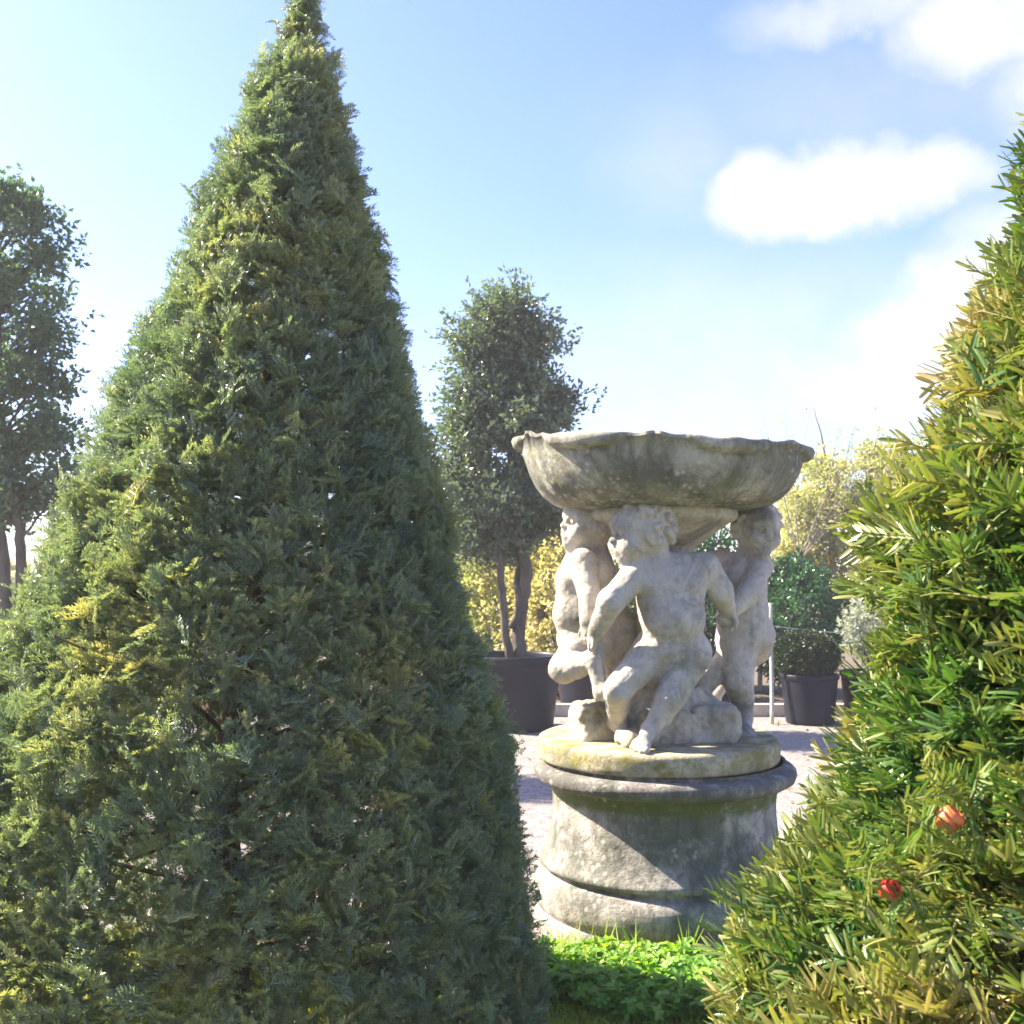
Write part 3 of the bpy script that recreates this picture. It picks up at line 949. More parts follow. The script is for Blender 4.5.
def yew_left():
    Y0 = 3.3
    ctl = [(-24, 305, 8), (0, 305, 24), (30, 302, 36), (60, 299, 48), (110, 292, 64), (180, 288, 88), (250, 284, 112), (290, 283, 124), (350, 276, 146), (450, 270, 180), (512, 265, 198), (600, 253, 228),
           (720, 236, 284), (850, 228, 310), (940, 228, 325), (1000, 228, 330), (1052, 230, 325)]
    z = np.array([P(c, y, Y0)[2] for y, c, h in ctl])[::-1]
    cx = np.array([P(c, y, Y0)[0] for y, c, h in ctl])[::-1]
    r = np.array([h / F * Y0 for y, c, h in ctl])[::-1]
    r = r / np.sqrt(1 + (r / Y0) ** 2) - .022
    r = np.maximum(r, .012)
    base = np.array([cx[0], Y0, 0])
    root = empty('clipped_yew_cone', base, 'tall dark clipped yew cone in shade before the left side of the fountain', 'yew')
    zmin, zmax = max(.03, z[0]), z[-1]
    rad = lambda q: np.interp(q, z, r)
    cxx = lambda q: np.interp(q, z, cx)
    g = np.random.default_rng(5)
    # trunk and inner branches
    acc = Acc()
    zz = np.linspace(-.02, zmax - .1, 14)
    tube(acc, np.stack([cxx(zz) + .02 * np.sin(zz * 5), Y0 + .02 * np.cos(zz * 4), zz], 1) - base, np.linspace(.05, .006, 14), 10)
    for i in range(150):
        q = g.uniform(.08, .93) * zmax
        a = g.uniform(0, 2 * PI); R_ = rad(q + .1) * g.uniform(.75, .95)
        o = np.array([cxx(q), Y0, q]); e = np.array([cxx(q) + R_ * math.cos(a), Y0 + R_ * math.sin(a), q + R_ * g.uniform(.15, .5)])
        mid = (o + e) / 2 + g.normal(0, .04, 3) - [0, 0, .03]
        tube(acc, np.array([o, mid, e]) - base, [.010, .007, .003], 5, cap=False)
    acc.build('trunk', M['yew_bark'], root)
    # crown
    acc = Acc()
    tpl = [shoot_lod(g.uniform(.07, .12), 12, .023, .0042, 100 + i, .6, g.integers(3, 6)) for i in range(7)]
    Nn = 23000
    u = g.uniform(0, 1, Nn * 3)
    q = zmin + (zmax - zmin) * u
    keep = g.uniform(0, r.max(), len(q)) < (rad(q) + .06)
    q = q[keep][:Nn]
    n = len(q)
    a = g.uniform(0, 2 * PI, n)
    lum = lumps(9, 3); lum2 = lumps(9, 4)
    p3 = np.stack([np.cos(a) * rad(q), np.sin(a) * rad(q), q], 1)
    depth = np.abs(g.normal(0, 1, n)) * .04
    deep = g.uniform(size=n) < .22
    depth[deep] += g.uniform(.04, .25, deep.sum())
    rr = rad(q) - np.minimum(depth, rad(q) * .8) + .013 * lum(p3, 9) * np.minimum(1, rad(q) * 4) + .013 * lum2(p3, 22) * np.minimum(1, rad(q) * 4)
    # gaps low in the crown where the yard shows through
    hole = (lum(p3, 6.5) + .8 * lum2(p3, 13) > 1.85) & (q < 1.2) & (q > .62)
    rr = rr[~hole]; q = q[~hole]; a = a[~hole]; p3 = p3[~hole]; n = len(q)
    out = np.stack([np.cos(a), np.sin(a), np.zeros(n)], 1)
    T = np.stack([cxx(q) + rr * np.cos(a), Y0 + rr * np.sin(a), q], 1) - base
    d = out * .75 + np.array([0, 0, .55]) + g.normal(0, .5, (n, 3))
    tint = .34 + .13 * lum(p3, 5) + g.normal(0, .10, n) + .35 * (g.uniform(size=n) < .04)
    d = nrm(d)
    T = T - d * .08
    k = g.integers(0, 7, n)
    Rm = frames(d, g.normal(0, .8, n)); S_ = g.uniform(.7, 1.08, n) * np.clip(.45 + rad(q) * 3, .5, 1)
    for i in range(7):
        s = k == i
        scatter(acc, *tpl[i], Rm[s], T[s], S_[s], tint[s])
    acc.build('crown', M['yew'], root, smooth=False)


def yew_right():
    Y0, cpx = .92, 1160
    edge = [(-60, 1150), (0, 1120), (60, 1085), (130, 1052), (200, 1026), (260, 1008), (300, 994), (380, 970), (430, 946), (470, 908), (520, 892), (600, 872), (660, 866), (740, 868), (790, 850), (850, 806), (900, 756), (940, 716), (1010, 700), (1100, 665), (1300, 580), (1700, 470), (2000, 430)]
    z = np.array([P(cpx, y, Y0)[2] for y, e in edge])[::-1]
    r = np.array([(cpx - e) / F * Y0 for y, e in edge])[::-1]
    r = r / np.sqrt(1 + (r / 1.08) ** 2) - .012
    r = np.clip(r, .01, .62)
    X0 = (cpx - 512) / F * Y0
    base = np.array([X0, Y0, 0.0])
    root = empty('clipped_yew_cone', base, 'near sunlit yew cone with yellowed needles and red berries at right', 'yew')
    zmax = z[-1]
    rad = lambda q: np.interp(q, z, r)
    g = np.random.default_rng(8)
    acc = Acc()
    zz = np.linspace(-.02, zmax - .05, 12)
    tube(acc, np.stack([.01 * np.sin(zz * 5), .01 * np.cos(zz * 4), zz], 1), np.linspace(.05, .006, 12), 10)
    for i in range(420):
        q = g.uniform(.10, .97) * zmax
        a = g.uniform(0, 2 * PI); R_ = rad(q + .05) * g.uniform(.8, .97)
        o = np.array([0, 0, q - R_ * .3]); e = np.array([R_ * math.cos(a), R_ * math.sin(a), q + .02])
        mid = (o + e) / 2 + g.normal(0, .02, 3) - [0, 0, .015]
        tube(acc, np.array([o, mid, e]), [.007, .0045, .0018], 6, cap=False)
    acc.build('trunk', M['yew_bark'], root)
    acc = Acc()
    fine = [shoot_fine(g.uniform(.05, .085), int(g.integers(9, 13)), g.uniform(.026, .034), .0038, 200 + i, g.uniform(.25, .8), g.uniform(-.05, .1)) for i in range(10)]
    lod = [shoot_lod(.075, 12, .025, .0032, 300 + i, .45, 0) for i in range(4)]
    lum = lumps(8, 13); lum2 = lumps(8, 14)
    def put(n, zlo, zhi, tpls, back):
        q = g.uniform(zlo, zhi, n * 3)
        q = q[g.uniform(0, r.max(), len(q)) < rad(q) + .05][:n]
        n = len(q)
        a = g.uniform(0, 2 * PI, n)
        if back is not None:                       # angle of the side that faces the path
            a = math.radians(-122) + (g.uniform(-1, 1, n)) * math.radians(back)
        p3 = np.stack([np.cos(a) * rad(q), np.sin(a) * rad(q), q], 1)
        depth = np.abs(g.normal(0, .022, n)); deep = g.uniform(size=n) < .36
        depth[deep] += g.uniform(.02, .14, deep.sum())
        rr = rad(q) - np.minimum(depth, rad(q) * .8) + (.014 * lum(p3, 17) + .009 * lum2(p3, 40)) * np.minimum(1, rad(q) * 5)
        out = np.stack([np.cos(a), np.sin(a), np.zeros(n)], 1)
        T = np.stack([rr * np.cos(a), rr * np.sin(a), q], 1)
        d = nrm(out * .85 + np.array([0, 0, .45]) + g.normal(0, .42, (n, 3)))
        T = T - d * .045
        brown = (lum(p3, 11) + .5 * lum2(p3, 24) + 1.5 * np.clip((q - 1.45) / .4, -.3, .35) > .98)
        tint = .40 + .16 * lum2(p3, 8) + g.normal(0, .12, n) + .26 * brown
        k = g.integers(0, len(tpls), n)
        Rm = frames(d, g.normal(0, .75, n)); S_ = g.uniform(.78, 1.12, n) * np.clip(.55 + rad(q) * 4, .6, 1)
        for i in range(len(tpls)):
            s = k == i
            scatter(acc, *tpls[i], Rm[s], T[s], S_[s], tint[s])
    put(5000, 1.02, zmax, fine, 105)
    put(1500, 1.02, zmax, lod, None)
    put(2400, .06, 1.05, lod, None)
    # berries: fleshy cups with a dark seed inside, nested among shoots
    for px, py, Dd in ((889, 890, .795), (949, 820, .775)):
        c = CAM + nrm(ray(px, py)) * Dd - base
        back = -nrm(ray(px, py))
        for k in range(8):
            a = k / 8 * 2 * PI + g.uniform(-.3, .3)
            side = np.array([math.cos(a), 0, math.sin(a)])
            o = c + side * .0155 - back * .030
            d = nrm(back * .9 + side * .22 + [0, 0, .2] + g.normal(0, .16, 3))
            scatter(acc, *fine[k], frames(d[None], g.uniform(0, 6.28, 1)), o[None], np.array([g.uniform(.62, .85)]), np.array([g.uniform(.3, .62)]))
        for sx, sz in ((-.030, .012), (.026, -.016)):     # sprays that lie across the berry
            o = c + np.array([sx, 0, sz]) + back * .004
            d = nrm(np.array([-sx, 0, -sz * .2 + .010]) + back * .012)
            scatter(acc, *fine[3], frames(d[None], np.array([.9])), o[None], np.array([.6]), np.array([.45]))
    acc.build('crown', M['yew_near'], root, smooth=True)
    for px, py, rr, mt, Dd in ((889, 890, .0070, 'berry', .795), (949, 820, .0084, 'berry_pale', .775)):
        dv = ray(px, py); c = CAM + nrm(dv) * Dd - base
        ac = Acc()
        prof = [(0.0, -1.0), (.3, -.97), (.6, -.82), (.85, -.5), (.98, -.1), (1.0, .25), (.92, .6), (.75, .85), (.58, .93), (.46, .86), (.42, .6), (.36, .2), (0, .1)]
        lathe(ac, [(x * rr, y * rr) for x, y in prof], 28, wob=.007, seed=int(px))
        b_ = ac.build('berry', M[mt], root)
        b_.location = c; b_.rotation_euler = (1.0 if mt == 'berry' else .4, .5, .3)
        b_['label'] = 'small red yew berry' if mt == 'berry' else 'paler orange yew berry'
        ac = Acc()
        lathe(ac, [(0, .2 * rr), (.28 * rr, .35 * rr), (.36 * rr, .55 * rr), (.25 * rr, .78 * rr), (0, .88 * rr)], 16)
        ac.build('seed', M['seed'], b_)


yew_left()
yew_right()


# ------------------------------------------------------------------ trees, shrubs, pots
def ellip_pts(g, n, c, rad, shell=.0, noise_fn=None, amp=0.0):
    d = nrm(g.normal(size=(n, 3)))
    t = (shell + (1 - shell) * g.uniform(size=n)) ** (1 / 3 if shell == 0 else 1)
    if noise_fn is not None: t = t * (1 + amp * noise_fn(d, 3.2))
    return np.asarray(c) + d * t[:, None] * np.asarray(rad)


def leafy(acc, g, pts, tpls, size, tint, up=.4, outc=None):
    n = len(pts)
    d = g.normal(0, 1, (n, 3)) + [0, 0, up]
    if outc is not None: d = d * .7 + nrm(pts - outc)
    Rm = frames(nrm(d), g.uniform(0, 6.28, n))
    k = g.integers(0, len(tpls), n)
    for i in range(len(tpls)):
        s = k == i
        if s.any(): scatter(acc, *tpls[i], Rm[s], pts[s], size * g.uniform(.75, 1.25, s.sum()), tint[s])


def tree(name, base, stems, clumps, mat, barkm, label, cat, seed, n_leaf, ll, lw, clump_r, group=None, tint0=.42, sprd=.09):
    """stems: list of polylines (world) with radii; clumps: list of (centre, rx, rz, weight)"""
    g = np.random.default_rng(seed)
    base = np.asarray(base, float)
    root = empty(name, base, label, cat, group)
    acc = Acc()
    tops = []
    for pts, rads in stems:
        pts = np.asarray(pts, float)
        tt = np.linspace(0, 1, len(pts)); fine = np.linspace(0, 1, len(pts) * 4)
        pf = np.stack([np.interp(fine, tt, pts[:, i]) for i in range(3)], 1) + g.normal(0, .006, (len(fine), 3))
        tube(acc, pf - base, np.interp(fine, tt, rads), 9)
        tops.append(pf)
    ctr = []
    for c, rx, rz, wgt in clumps:
        for k in range(wgt):
            ctr.append(ellip_pts(g, 1, c, (rx, rx, rz), .25)[0])
    ctr = np.array(ctr)
    allp = np.concatenate(tops)
    for c in ctr:
        low = allp[allp[:, 2] < c[2] - .1]
        if len(low) == 0: low = allp
        o = low[np.argmin(np.linalg.norm(low - c, axis=1) + g.uniform(0, .3, len(low)))]
        mid = (o + c) / 2 + g.normal(0, .05, 3) + [0, 0, .05]
        tube(acc, np.array([o, (o + mid) / 2 + g.normal(0, .02, 3), mid, c]) - base, [.018, .013, .009, .004], 5, cap=False)
    acc.build('trunk', barkm, root)
    acc = Acc()
    tpl = [leaf_cluster(9, ll, lw, sprd, seed * 10 + i) for i in range(5)]
    per = max(1, n_leaf // len(ctr))
    for c in ctr:
        cr = clump_r * g.uniform(.7, 1.3)
        p = c + g.normal(0, .5, (per, 3)) * np.array([cr, cr, cr * .8])
        leafy(acc, g, p - base, tpl, 1.0, np.full(per, tint0 + g.normal(0, .12)) + g.normal(0, .10, per), .5, c - base)
    acc.build('crown', mat, root, smooth=False)
    return root


def pot(base, r, h, label, group, r0=None, mat=None):
    """round container with rolled rim, tapering to its foot, filled with soil"""
    r0 = r0 or r * .82
    root = empty('plant_pot', base, label, 'pot', group)
    acc = Acc()
    lathe(acc, densify([(0, .004), (r0 * .97, .004), (r0, .02), (r0 + (r - r0) * .9, h * .88), (r * .985, h * .885), (r * 1.03, h * .90), (r * 1.04, h * .94), (r * 1.04, h * .985), (r * 1.02, h), (r * .97, h),
                        (r * .95, h * .97), (r * .93, h * .86)], .03), 64)
    acc.build('container', mat or M['pot'], root)
    acc = Acc()
    g = np.random.default_rng(int(abs(base[0]) * 100))
    lathe(acc, densify([(r * .94, h * .90), (r * .6, h * .925), (0, h * .935)], .04), 48, wob=.004)
    acc.build('soil', M['soil'], root)
    return root


# middle tree in its big pot
pb = G(514, 728)
PG = 'dark nursery pots behind the fountain'
pot(pb, .47, .72, 'big dark pot under the multi stemmed evergreen tree', PG)
Yt = pb[1]
Q = lambda px, py, dy=0: P(px, py, Yt + dy)
soil = pb + [0, 0, .66]
tree('evergreen_tree', soil,
     [([soil + [.07, 0, 0], Q(517, 640), Q(524, 600, .05), Q(527, 570, .02), Q(521, 540), Q(515, 500), Q(508, 430), Q(506, 360), Q(506, 320)], [.075, .07, .06, .06, .062, .05, .035, .02, .008]),
      ([soil + [-.02, -.05, 0], Q(505, 632, -.1), Q(502, 590, -.15), Q(500, 550, -.1), Q(490, 490), Q(478, 420), Q(470, 360)], [.045, .042, .038, .035, .03, .02, .008]),
      ([Q(512, 628), Q(519, 612, -.05), Q(517, 575, .12), Q(536, 520, .1), Q(548, 460), Q(552, 410)], [.04, .036, .034, .03, .02, .008])],
     [(Q(505, 316), .24, .24, 9), (Q(530, 335), .26, .22, 6), (Q(488, 345), .36, .32, 13), (Q(522, 365), .36, .32, 13), (Q(475, 410), .36, .38, 14), (Q(530, 420), .42, .32, 15), (Q(505, 430), .5, .42, 18),
      (Q(478, 480), .36, .30, 12), (Q(532, 490), .42, .30, 14), (Q(505, 510), .48, .26, 14), (Q(545, 395), .22, .2, 6), (Q(495, 545), .40, .14, 10), (Q(470, 535), .3, .16, 7), (Q(545, 520), .26, .16, 6)],
     M['holly'], M['bark'], 'multi stemmed evergreen tree with oval crown in a big dark pot', 'tree', 61, 6600, .058, .032, .19)

# left tree, partly out of the frame
lb = np.array([-4.22, 9.0, 0.0])
pot(lb, .42, .55, 'dark pot at the far left under the round leaved tree', PG)
Ql = lambda px, py, dy=0: P(px, py, 9.0 + dy)
soil = lb + [0, 0, .5]
tree('evergreen_tree', soil,
     [([soil + [.02, 0, 0], Ql(21, 570), Ql(20, 530), Ql(10, 480), Ql(0, 400), Ql(-2, 300), Ql(0, 220)], [.05, .045, .042, .04, .035, .025, .008]),
      ([soil + [-.12, .1, 0], Ql(3, 560), Ql(-2, 520), Ql(-20, 440), Ql(-40, 330)], [.06, .055, .05, .035, .01])],
     [(Ql(5, 200), .26, .30, 9), (Ql(30, 220), .22, .22, 6), (Ql(30, 280), .30, .26, 8), (Ql(55, 260), .14, .14, 3), (Ql(45, 330), .30, .26, 8), (Ql(20, 370), .35, .3, 10), (Ql(60, 380), .16, .2, 5), (Ql(-10, 300), .4, .5, 14), (Ql(10, 440), .45, .32, 14),
      (Ql(50, 430), .24, .2, 6), (Ql(-30, 420), .5, .5, 14), (Ql(20, 485), .46, .20, 14), (Ql(12, 505), .40, .10, 8), (Ql(-30, 500), .4, .2, 8), (Ql(-40, 250), .4, .5, 10), (Ql(55, 470), .2, .14, 4)],
     M['oak'], M['bark'], 'loose crowned evergreen tree cut by the left edge of the photo', 'tree', 62, 2350, .056, .036, .16, sprd=.10)


def shrub(name, px, py_top, py_bot, Y, rx, mat, label, cat, seed, n, ll, lw, ry=None, tint0=.5, group=None, amp=.18, ground=True, clump=.0):
    g = np.random.default_rng(seed)
    top, bot = P(px, py_top, Y), P(px, py_bot, Y)
    if ground: bot[2] = 0
    c = (top + bot) / 2; rz = (top[2] - bot[2]) / 2
    base = np.array([c[0], Y, bot[2]])
    root = empty(name, base, label, cat, group)
    acc = Acc()
    for k in range(14):
        e = ellip_pts(g, 1, c, (rx * .85, (ry or rx) * .85, rz * .85), .5)[0]
        o = base + [g.normal(0, .04), g.normal(0, .04), 0]
        tube(acc, np.array([o, (o + e) / 2 + g.normal(0, .05, 3), e]) - base, [.016, .011, .003], 5, cap=False)
    acc.build('stems', M['bark'], root)
    acc = Acc()
    fn = lumps(8, seed + 1)
    tpl = [leaf_cluster(9, ll, lw, ll * 1.5, seed * 7 + i) for i in range(4)]
    p = ellip_pts(g, n, c, (rx, ry or rx, rz), .62, fn, amp)
    p = p[p[:, 2] > .03]
    t = tint0 + .14 * fn(nrm(p - c), 5) + g.normal(0, .12, len(p))
    leafy(acc, g, p - base, tpl, 1.0, t, .3, c - base)
    acc.build('crown', mat, root, smooth=False)
    return root


shrub('golden_shrub', 556, 512, 690, 12.9, .62, M['gold'], 'bright golden leaved shrub between the tree trunk and the left cherub', 'shrub', 71, 1500, .075, .045, tint0=.62)
shrub('golden_shrub', 492, 530, 690, 13.6, .55, M['lime'], 'yellow green shrub seen behind the stems of the evergreen tree', 'shrub', 72, 1000, .075, .045, tint0=.62)
shrub('dark_shrub', 800, 556, 690, 13.2, .62, M['darkgreen'], 'dark green rounded shrub behind the clipped box ball', 'shrub', 73, 1700, .06, .036, tint0=.40)
shrub('dark_shrub', 706, 520, 690, 13.6, .60, M['darkgreen'], 'dark green shrub glimpsed between front and right cherubs', 'shrub', 74, 1300, .06, .036, tint0=.36)
shrub('dark_shrub', 640, 560, 690, 13.8, .7, M['darkgreen'], 'dark shrub directly behind the front cherub', 'shrub', 75, 900, .06, .036, tint0=.36)

# golden tree at right with sparse top
gb = G(835, 668)
Yg = gb[1]
Qg = lambda px, py, dy=0: P(px, py, Yg + dy)
tree('golden_tree', gb,
     [([gb, Qg(834, 600), Qg(832, 540), Qg(828, 480), Qg(820, 430), Qg(812, 405)], [.07, .06, .05, .035, .015, .004]),
      ([Qg(834, 590), Qg(855, 530), Qg(870, 470), Qg(880, 425)], [.04, .03, .02, .004]),
      ([Qg(834, 590), Qg(812, 540), Qg(795, 500), Qg(785, 470)], [.04, .03, .02, .004])],
     [(Qg(800, 520), .5, .45, 11), (Qg(840, 505), .65, .5, 15), (Qg(880, 510), .6, .5, 13), (Qg(795, 555), .45, .35, 9), (Qg(850, 560), .75, .4, 13), (Qg(830, 468), .5, .22, 4), (Qg(875, 460), .45, .25, 5), (Qg(905, 480), .5, .4, 8)],
     M['lime'], M['pale_bark'], 'airy golden green tree rising beyond the right cherub', 'tree', 64, 2000, .085, .05, .30, tint0=.66, sprd=.13)
# wispy tall stems with a few leaves
g = np.random.default_rng(77)
wb = G(800, 672)
root = empty('wispy_tree', wb, 'nearly bare wispy young tree behind the right rim of the bowl', 'tree')
Yw = wb[1]
ac, al = Acc(), Acc()
pts = []
for k in range(22):
    px = g.uniform(758, 880); tp = P(px, g.uniform(402, 440) + abs(px - 800) * .1, Yw + g.normal(0, .4))
    o = P(800, 560, Yw)
    md = (o + tp) / 2 + g.normal(0, .12, 3) + [(tp[0] - o[0]) * .2, 0, 0]
    line = np.array([o, md, tp])
    tube(ac, line - wb, [.008, .005, .002], 4, cap=False)
    for q in range(7):
        t = g.uniform(.35, 1)
        pp = (md + (tp - md) * (t - .5) * 2) if t > .5 else (o + (md - o) * t * 2)
        pts.append(pp + g.normal(0, .05, 3))
tube(ac, np.array([wb, wb + [.02, 0, .6], P(800, 560, Yw)]) - wb, [.03, .025, .012], 7)
ac.build('trunk', M['pale_bark'], root)
pts = np.array(pts)
leafy(al, g, pts - wb, [leaf_cluster(2, .075, .032, .05, 900 + i) for i in range(4)], 1.0, g.uniform(.3, .9, len(pts)), .2)
al.build('crown', M['lime'], root, smooth=False)

# box ball in its pot, and a second pot with a silvery plant
bb = G(810, 723)
pot(bb, .285, .50, 'short dark pot holding the clipped box ball', PG, r0=.24)
Yb = bb[1]
shrub('box_ball', 806, 632, 678, Yb, .325, M['box'], 'small clipped box ball in the short dark pot', 'shrub', 81, 5200, .024, .015, tint0=.36, amp=.03, ground=False)
b2 = G(872, 722)
pot(b2, .30, .52, 'dark pot mostly hidden behind the sunlit right yew', PG, r0=.26)
shrub('silver_shrub', 876, 585, 680, b2[1], .30, M['grey_leaf'], 'pale silvery shrub peeping past the edge of the right yew', 'shrub', 82, 520, .05, .025, tint0=.55, ground=False)
b3 = G(592, 709); pot(b3, .42, .56, 'dark pot behind the legs of the left cherub', PG)
b4 = G(702, 709); pot(b4, .36, .58, 'dark pot seen between front and right cherubs', PG)

# stakes and the wire between them
def stake(px, py0, py1, r, label):
    b_ = G(px, py1)
    t = P(px, py0, b_[1])
    a = Acc(); n = 9
    zz = np.linspace(-.02, t[2], n)
    tube(a, np.stack([.006 * np.sin(zz * 3), 0 * zz, zz], 1), np.full(n, r), 10)
    o = a.build('wooden_stake', M['cane'])
    o.location = b_
    return tag(o, label, 'stake', 'pale stakes in the pot bed'), t
s1, t1 = stake(772, 603, 724, .020, 'tall pale stake standing just right of the right cherub')
s2, t2 = stake(760, 640, 694, .030, 'short thick pale stake close behind the right cherub leg')
a = Acc()
e0 = P(772, 626, t1[1]); e1 = P(905, 634, t1[1] + .3)
tube(a, [e0 + (e1 - e0) * t - np.array([0, 0, .03 * math.sin(PI * t)]) for t in np.linspace(0, 1, 12)], .005, 6)
o = a.build('training_wire', M['wire'], origin=e0); o.location = e0
tag(o, 'thin wire stretched right from the tall pale stake', 'wire')

# timber edging boards along the pot bed
def board(px0, px1, py, h, label, Y):
    x0, x1 = P(px0, py, Y)[0], P(px1, py, Y)[0]
    a = Acc(); box(a, (0, 0, h / 2), (x1 - x0, .09, h))
    o = a.build('timber_edging', M['timber'], smooth=False); o.location = ((x0 + x1) / 2, Y, 0)
    tag(o, label, 'edging board', 'timber edging of the pot bed')
board(380, 655, 705, .13, 'pale timber edging board behind the left cherub', G(600, 716)[1])
board(657, 1010, 705, .13, 'pale timber edging board behind the box ball pot', G(600, 716)[1])
# planting bed mulch beyond the edging
a = Acc()
y0 = G(600, 714)[1]
xs = np.linspace(-7, 9, 60); ys = np.linspace(y0 + .05, 21, 30)
g = np.random.default_rng(3)
v = np.array([(x, y, .008 + (.05 * g.uniform() if y > y0 + .3 else 0)) for x in xs for y in ys])
f = [[i * 30 + j, (i + 1) * 30 + j, (i + 1) * 30 + j + 1, i * 30 + j + 1] for i in range(59) for j in range(29)]
a.add(v, f)
tag(a.build('mulch_bed', M['soil']), 'dark mulch bed beyond the timber edging', 'bed', kind='structure')

# far hedge: one long mass
g = np.random.default_rng(91)
acc = Acc()
tpl = [leaf_cluster(8, .16, .10, .2, 950 + i) for i in range(4)]
n = 9000
x = g.uniform(-24, 26, n); top = 1.75 + .35 * np.sin(x * .7) + .25 * np.sin(x * 1.9 + 1) + .12 * np.sin(x * 5)
zz = top * g.uniform(0, 1, n) ** .8
yy = 27 + g.normal(0, .35, n) + .3 * np.sin(x)
p = np.stack([x, yy, zz], 1)
leafy(acc, g, p, tpl, 1.0, .5 + .2 * np.sin(x * .9) + g.normal(0, .12, n), .3)
o = acc.build('far_hedge', M['lime'], smooth=False)
tag(o, 'long loose hedge closing the yard in the distance', 'hedge', kind='stuff')

# ------------------------------------------------------------------ grass and weeds at the foot of the plinth
def blade(seed, h=.06, w_=.004):
    g = np.random.default_rng(seed)
    V, Fc, T = [], [], []
    for i in range(9):
        o = np.array([g.normal(0, .014), 0, g.normal(0, .014)])
        l = np.array([g.normal(0, .35), 1, g.normal(0, .35)]); hh = h * g.uniform(.5, 1.2)
        s = nrm(np.cross(l, g.normal(size=3))) * w_ / 2
        b_ = len(V)
        m_ = o + l * hh * .55; e = o + l * hh + np.array([l[0], -.25 * abs(l[0]), l[2]]) * hh * .5
        V.extend([o - s, o + s, m_ + s * .8, m_ - s * .8, e + s * .1, e - s * .1]); T.extend([g.uniform(-.2, .2)] * 6)
        Fc.extend([[b_, b_ + 1, b_ + 2, b_ + 3], [b_ + 3, b_ + 2, b_ + 4, b_ + 5]])
    return np.array(V), np.array(Fc), np.array(T)


def trifoliate(seed, n=3, st=.07, ll=.03):
    """a weed rosette: stalks each bearing rounded leaflets"""
    g = np.random.default_rng(seed)
    V, Fc, T = [], [], []
    for i in range(7):
        a = g.uniform(0, 6.28); le = g.uniform(.2, .7)
        d = np.array([math.cos(a) * le, 1, math.sin(a) * le]); h = st * g.uniform(.5, 1.25)
        e = d * h
        s = nrm(np.cross(d, g.normal(size=3))) * .0011
        b_ = len(V); t0 = g.uniform(-.2, .2)
        V.extend([-s, s, e + s, e - s]); Fc.append([b_, b_ + 1, b_ + 2, b_ + 3]); T.extend([t0] * 4)
        up = nrm(np.array([d[0] * .6, 1, d[2] * .6]) + g.normal(0, .25, 3))
        x = nrm(np.cross(up, g.normal(size=3))); y = np.cross(up, x)
        for k in range(n):
            q = k * 2 * PI / n + g.uniform(-.2, .2)
            o = x * math.cos(q) + y * math.sin(q); sd_ = np.cross(up, o)
            l = ll * g.uniform(.75, 1.2); w2 = l * .42
            b_ = len(V)
            V.extend([e, e + o * l * .55 - up * l * .05, e + o * l * 1.0 + up * l * .02, e + o * l * .35 + sd_ * w2 * .8 + up * l * .1, e + o * l * .85 + sd_ * w2 * .75 + up * l * .08,
                      e + o * l * .35 - sd_ * w2 * .8 + up * l * .1, e + o * l * .85 - sd_ * w2 * .75 + up * l * .08])
            Fc.extend([[b_, b_ + 3, b_ + 4, b_ + 1], [b_ + 1, b_ + 4, b_ + 2, b_ + 6], [b_, b_ + 1, b_ + 6, b_ + 5]])
            T.extend([t0 + g.uniform(-.08, .08)] * 7)
    return np.array(V), np.array(Fc), np.array(T)


def field(name, tpls, n, sampler, mat, label, cat, size=(.7, 1.3), lean=.12, tint=.5, seed=0):
    g = np.random.default_rng(seed)
    p = sampler(g, n); n = len(p)
    d = nrm(np.array([0, 0, 1.0]) + g.normal(0, lean, (n, 3)))
    Rm = frames(d, g.uniform(0, 6.28, n))
    k = g.integers(0, len(tpls), n); acc = Acc()
    fn = lumps(7, seed + 50)
    t = tint + .15 * fn(p, 4.0) + g.normal(0, .1, n)
    S_ = g.uniform(*size, n)
    for i in range(len(tpls)):
        s = k == i
        scatter(acc, *tpls[i], Rm[s], p[s], S_[s], t[s])
    tag(acc.build(name, mat, smooth=False), label, cat, kind='stuff')


def in_turf(g, n):
    x = g.uniform(-2.0, 2.2, n); y = g.uniform(2.4, 4.3, n)
    e = np.array([turf_edge(v) for v in x])
    k = (y < e - .02) & ((np.hypot(x - AX, y - FY) > .62))
    return np.stack([x[k], y[k], np.full(k.sum(), .004)], 1)


def weed_spots(g, n):
    x = g.uniform(-.25, 1.15, n)
    y = g.uniform(3.50, 4.10, n)
    edge = 3.60 + .10 * np.sin(x * 5 + 1) + .06 * np.sin(x * 13)
    k = (y > edge) & (np.hypot(x - AX, y - FY) > .595) & (y < 4.08 - .1 * np.abs(x - .2))
    return np.stack([x[k], y[k], np.full(k.sum(), .004)], 1)


def tall_spots(g, n):
    x = g.normal(.22, .13, n); y = g.normal(3.98, .06, n)
    k = np.hypot(x - AX, y - FY) > .60
    return np.stack([x[k], y[k], np.full(k.sum(), .004)], 1)


field('grass', [blade(400 + i, .045, .0036) for i in range(6)], 11000, in_turf, M['grass'], 'short yellow green grass in the foreground', 'grass', tint=.62, seed=1)
field('weeds', [trifoliate(420 + i, 3 + (i % 2), .075, .024) for i in range(6)], 1900, weed_spots, M['weed'], 'lush leafy green weeds at the foot of the plinth', 'weeds', tint=.5, seed=2)
field('weeds', [blade(440 + i, .14, .009) for i in range(5)], 40, tall_spots, M['weed'], 'taller grass tufts standing in the weeds before the plinth', 'weeds', tint=.72, seed=3, lean=.08)

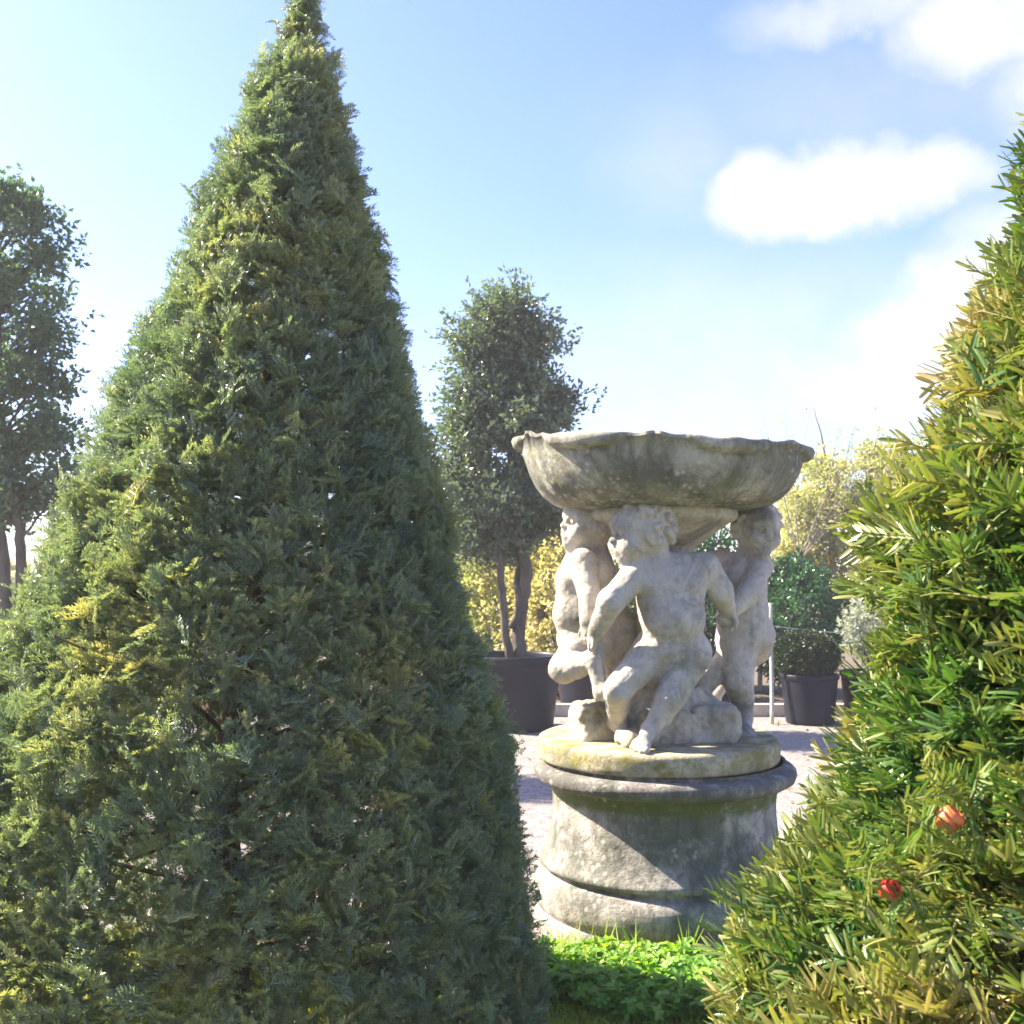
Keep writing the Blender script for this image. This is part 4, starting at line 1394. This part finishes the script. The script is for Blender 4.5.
# leaves blown over the gravel
g = np.random.default_rng(66)
n = 520
p = np.stack([g.uniform(-3, 5.5, n), 4.4 + 7.3 * g.uniform(size=n), np.full(n, .012)], 1)
p = p[np.hypot(p[:, 0] - AX, p[:, 1] - FY) > .62]
acc = Acc()
leafy(acc, g, p, [leaf_cluster(1, .045, .026, .01, 970 + i, .3) for i in range(4)], 1.0, g.uniform(0, 1, len(p)), .1)
tag(acc.build('fallen_leaves', M['dry'], smooth=False), 'dry brown leaves scattered over the gravel', 'leaves', kind='stuff')

# a dead yew sprig stuck in the turf
g = np.random.default_rng(15)
sb_ = G(694, 1021)
acc = Acc()
tv, tf, tt = shoot_fine(.13, 12, .022, .0028, 777, .5)
scatter(acc, tv, tf, tt, frames(np.array([[-.35, 0, 1.0], [.25, .1, .8]]), np.array([.3, 1.2])), np.array([[0, 0, 0], [.03, 0, 0.]]), np.array([1.0, .8]), np.array([.4, .6]))
o = acc.build('dry_sprig', M['dry']); o.location = sb_
tag(o, 'dry brown sprig sticking up from the grass beside the right yew', 'twig')

# ------------------------------------------------------------------ thin haze volume, added to lift the shadows
hz = bpy.data.materials.new('shadow_lift_haze'); hz.use_nodes = True
nt = hz.node_tree; nt.nodes.remove(nt.nodes['Principled BSDF'])
pv = N(nt, 'ShaderNodeVolumePrincipled')
pv.inputs['Color'].default_value = (.95, .96, 1, 1); pv.inputs['Density'].default_value = .0023; pv.inputs['Anisotropy'].default_value = .2
nt.links.new(pv.outputs[0], nt.nodes['Material Output'].inputs['Volume'])
a = Acc()
x0, x1, y0, y1, z0, z1 = -420, 420, -80, 920, -1.0, 6.5
a.add([(x0, y0, z0), (x1, y0, z0), (x1, y1, z0), (x0, y1, z0), (x0, y0, z1), (x1, y0, z1), (x1, y1, z1), (x0, y1, z1)],
      [[3, 2, 1, 0], [4, 5, 6, 7], [0, 1, 5, 4], [1, 2, 6, 5], [2, 3, 7, 6], [3, 0, 4, 7]])
tag(a.build('haze', hz, smooth=False), 'thin haze added over the yard to lift the shadows', 'haze', kind='stuff')
SC.cycles.volume_bounces = 1
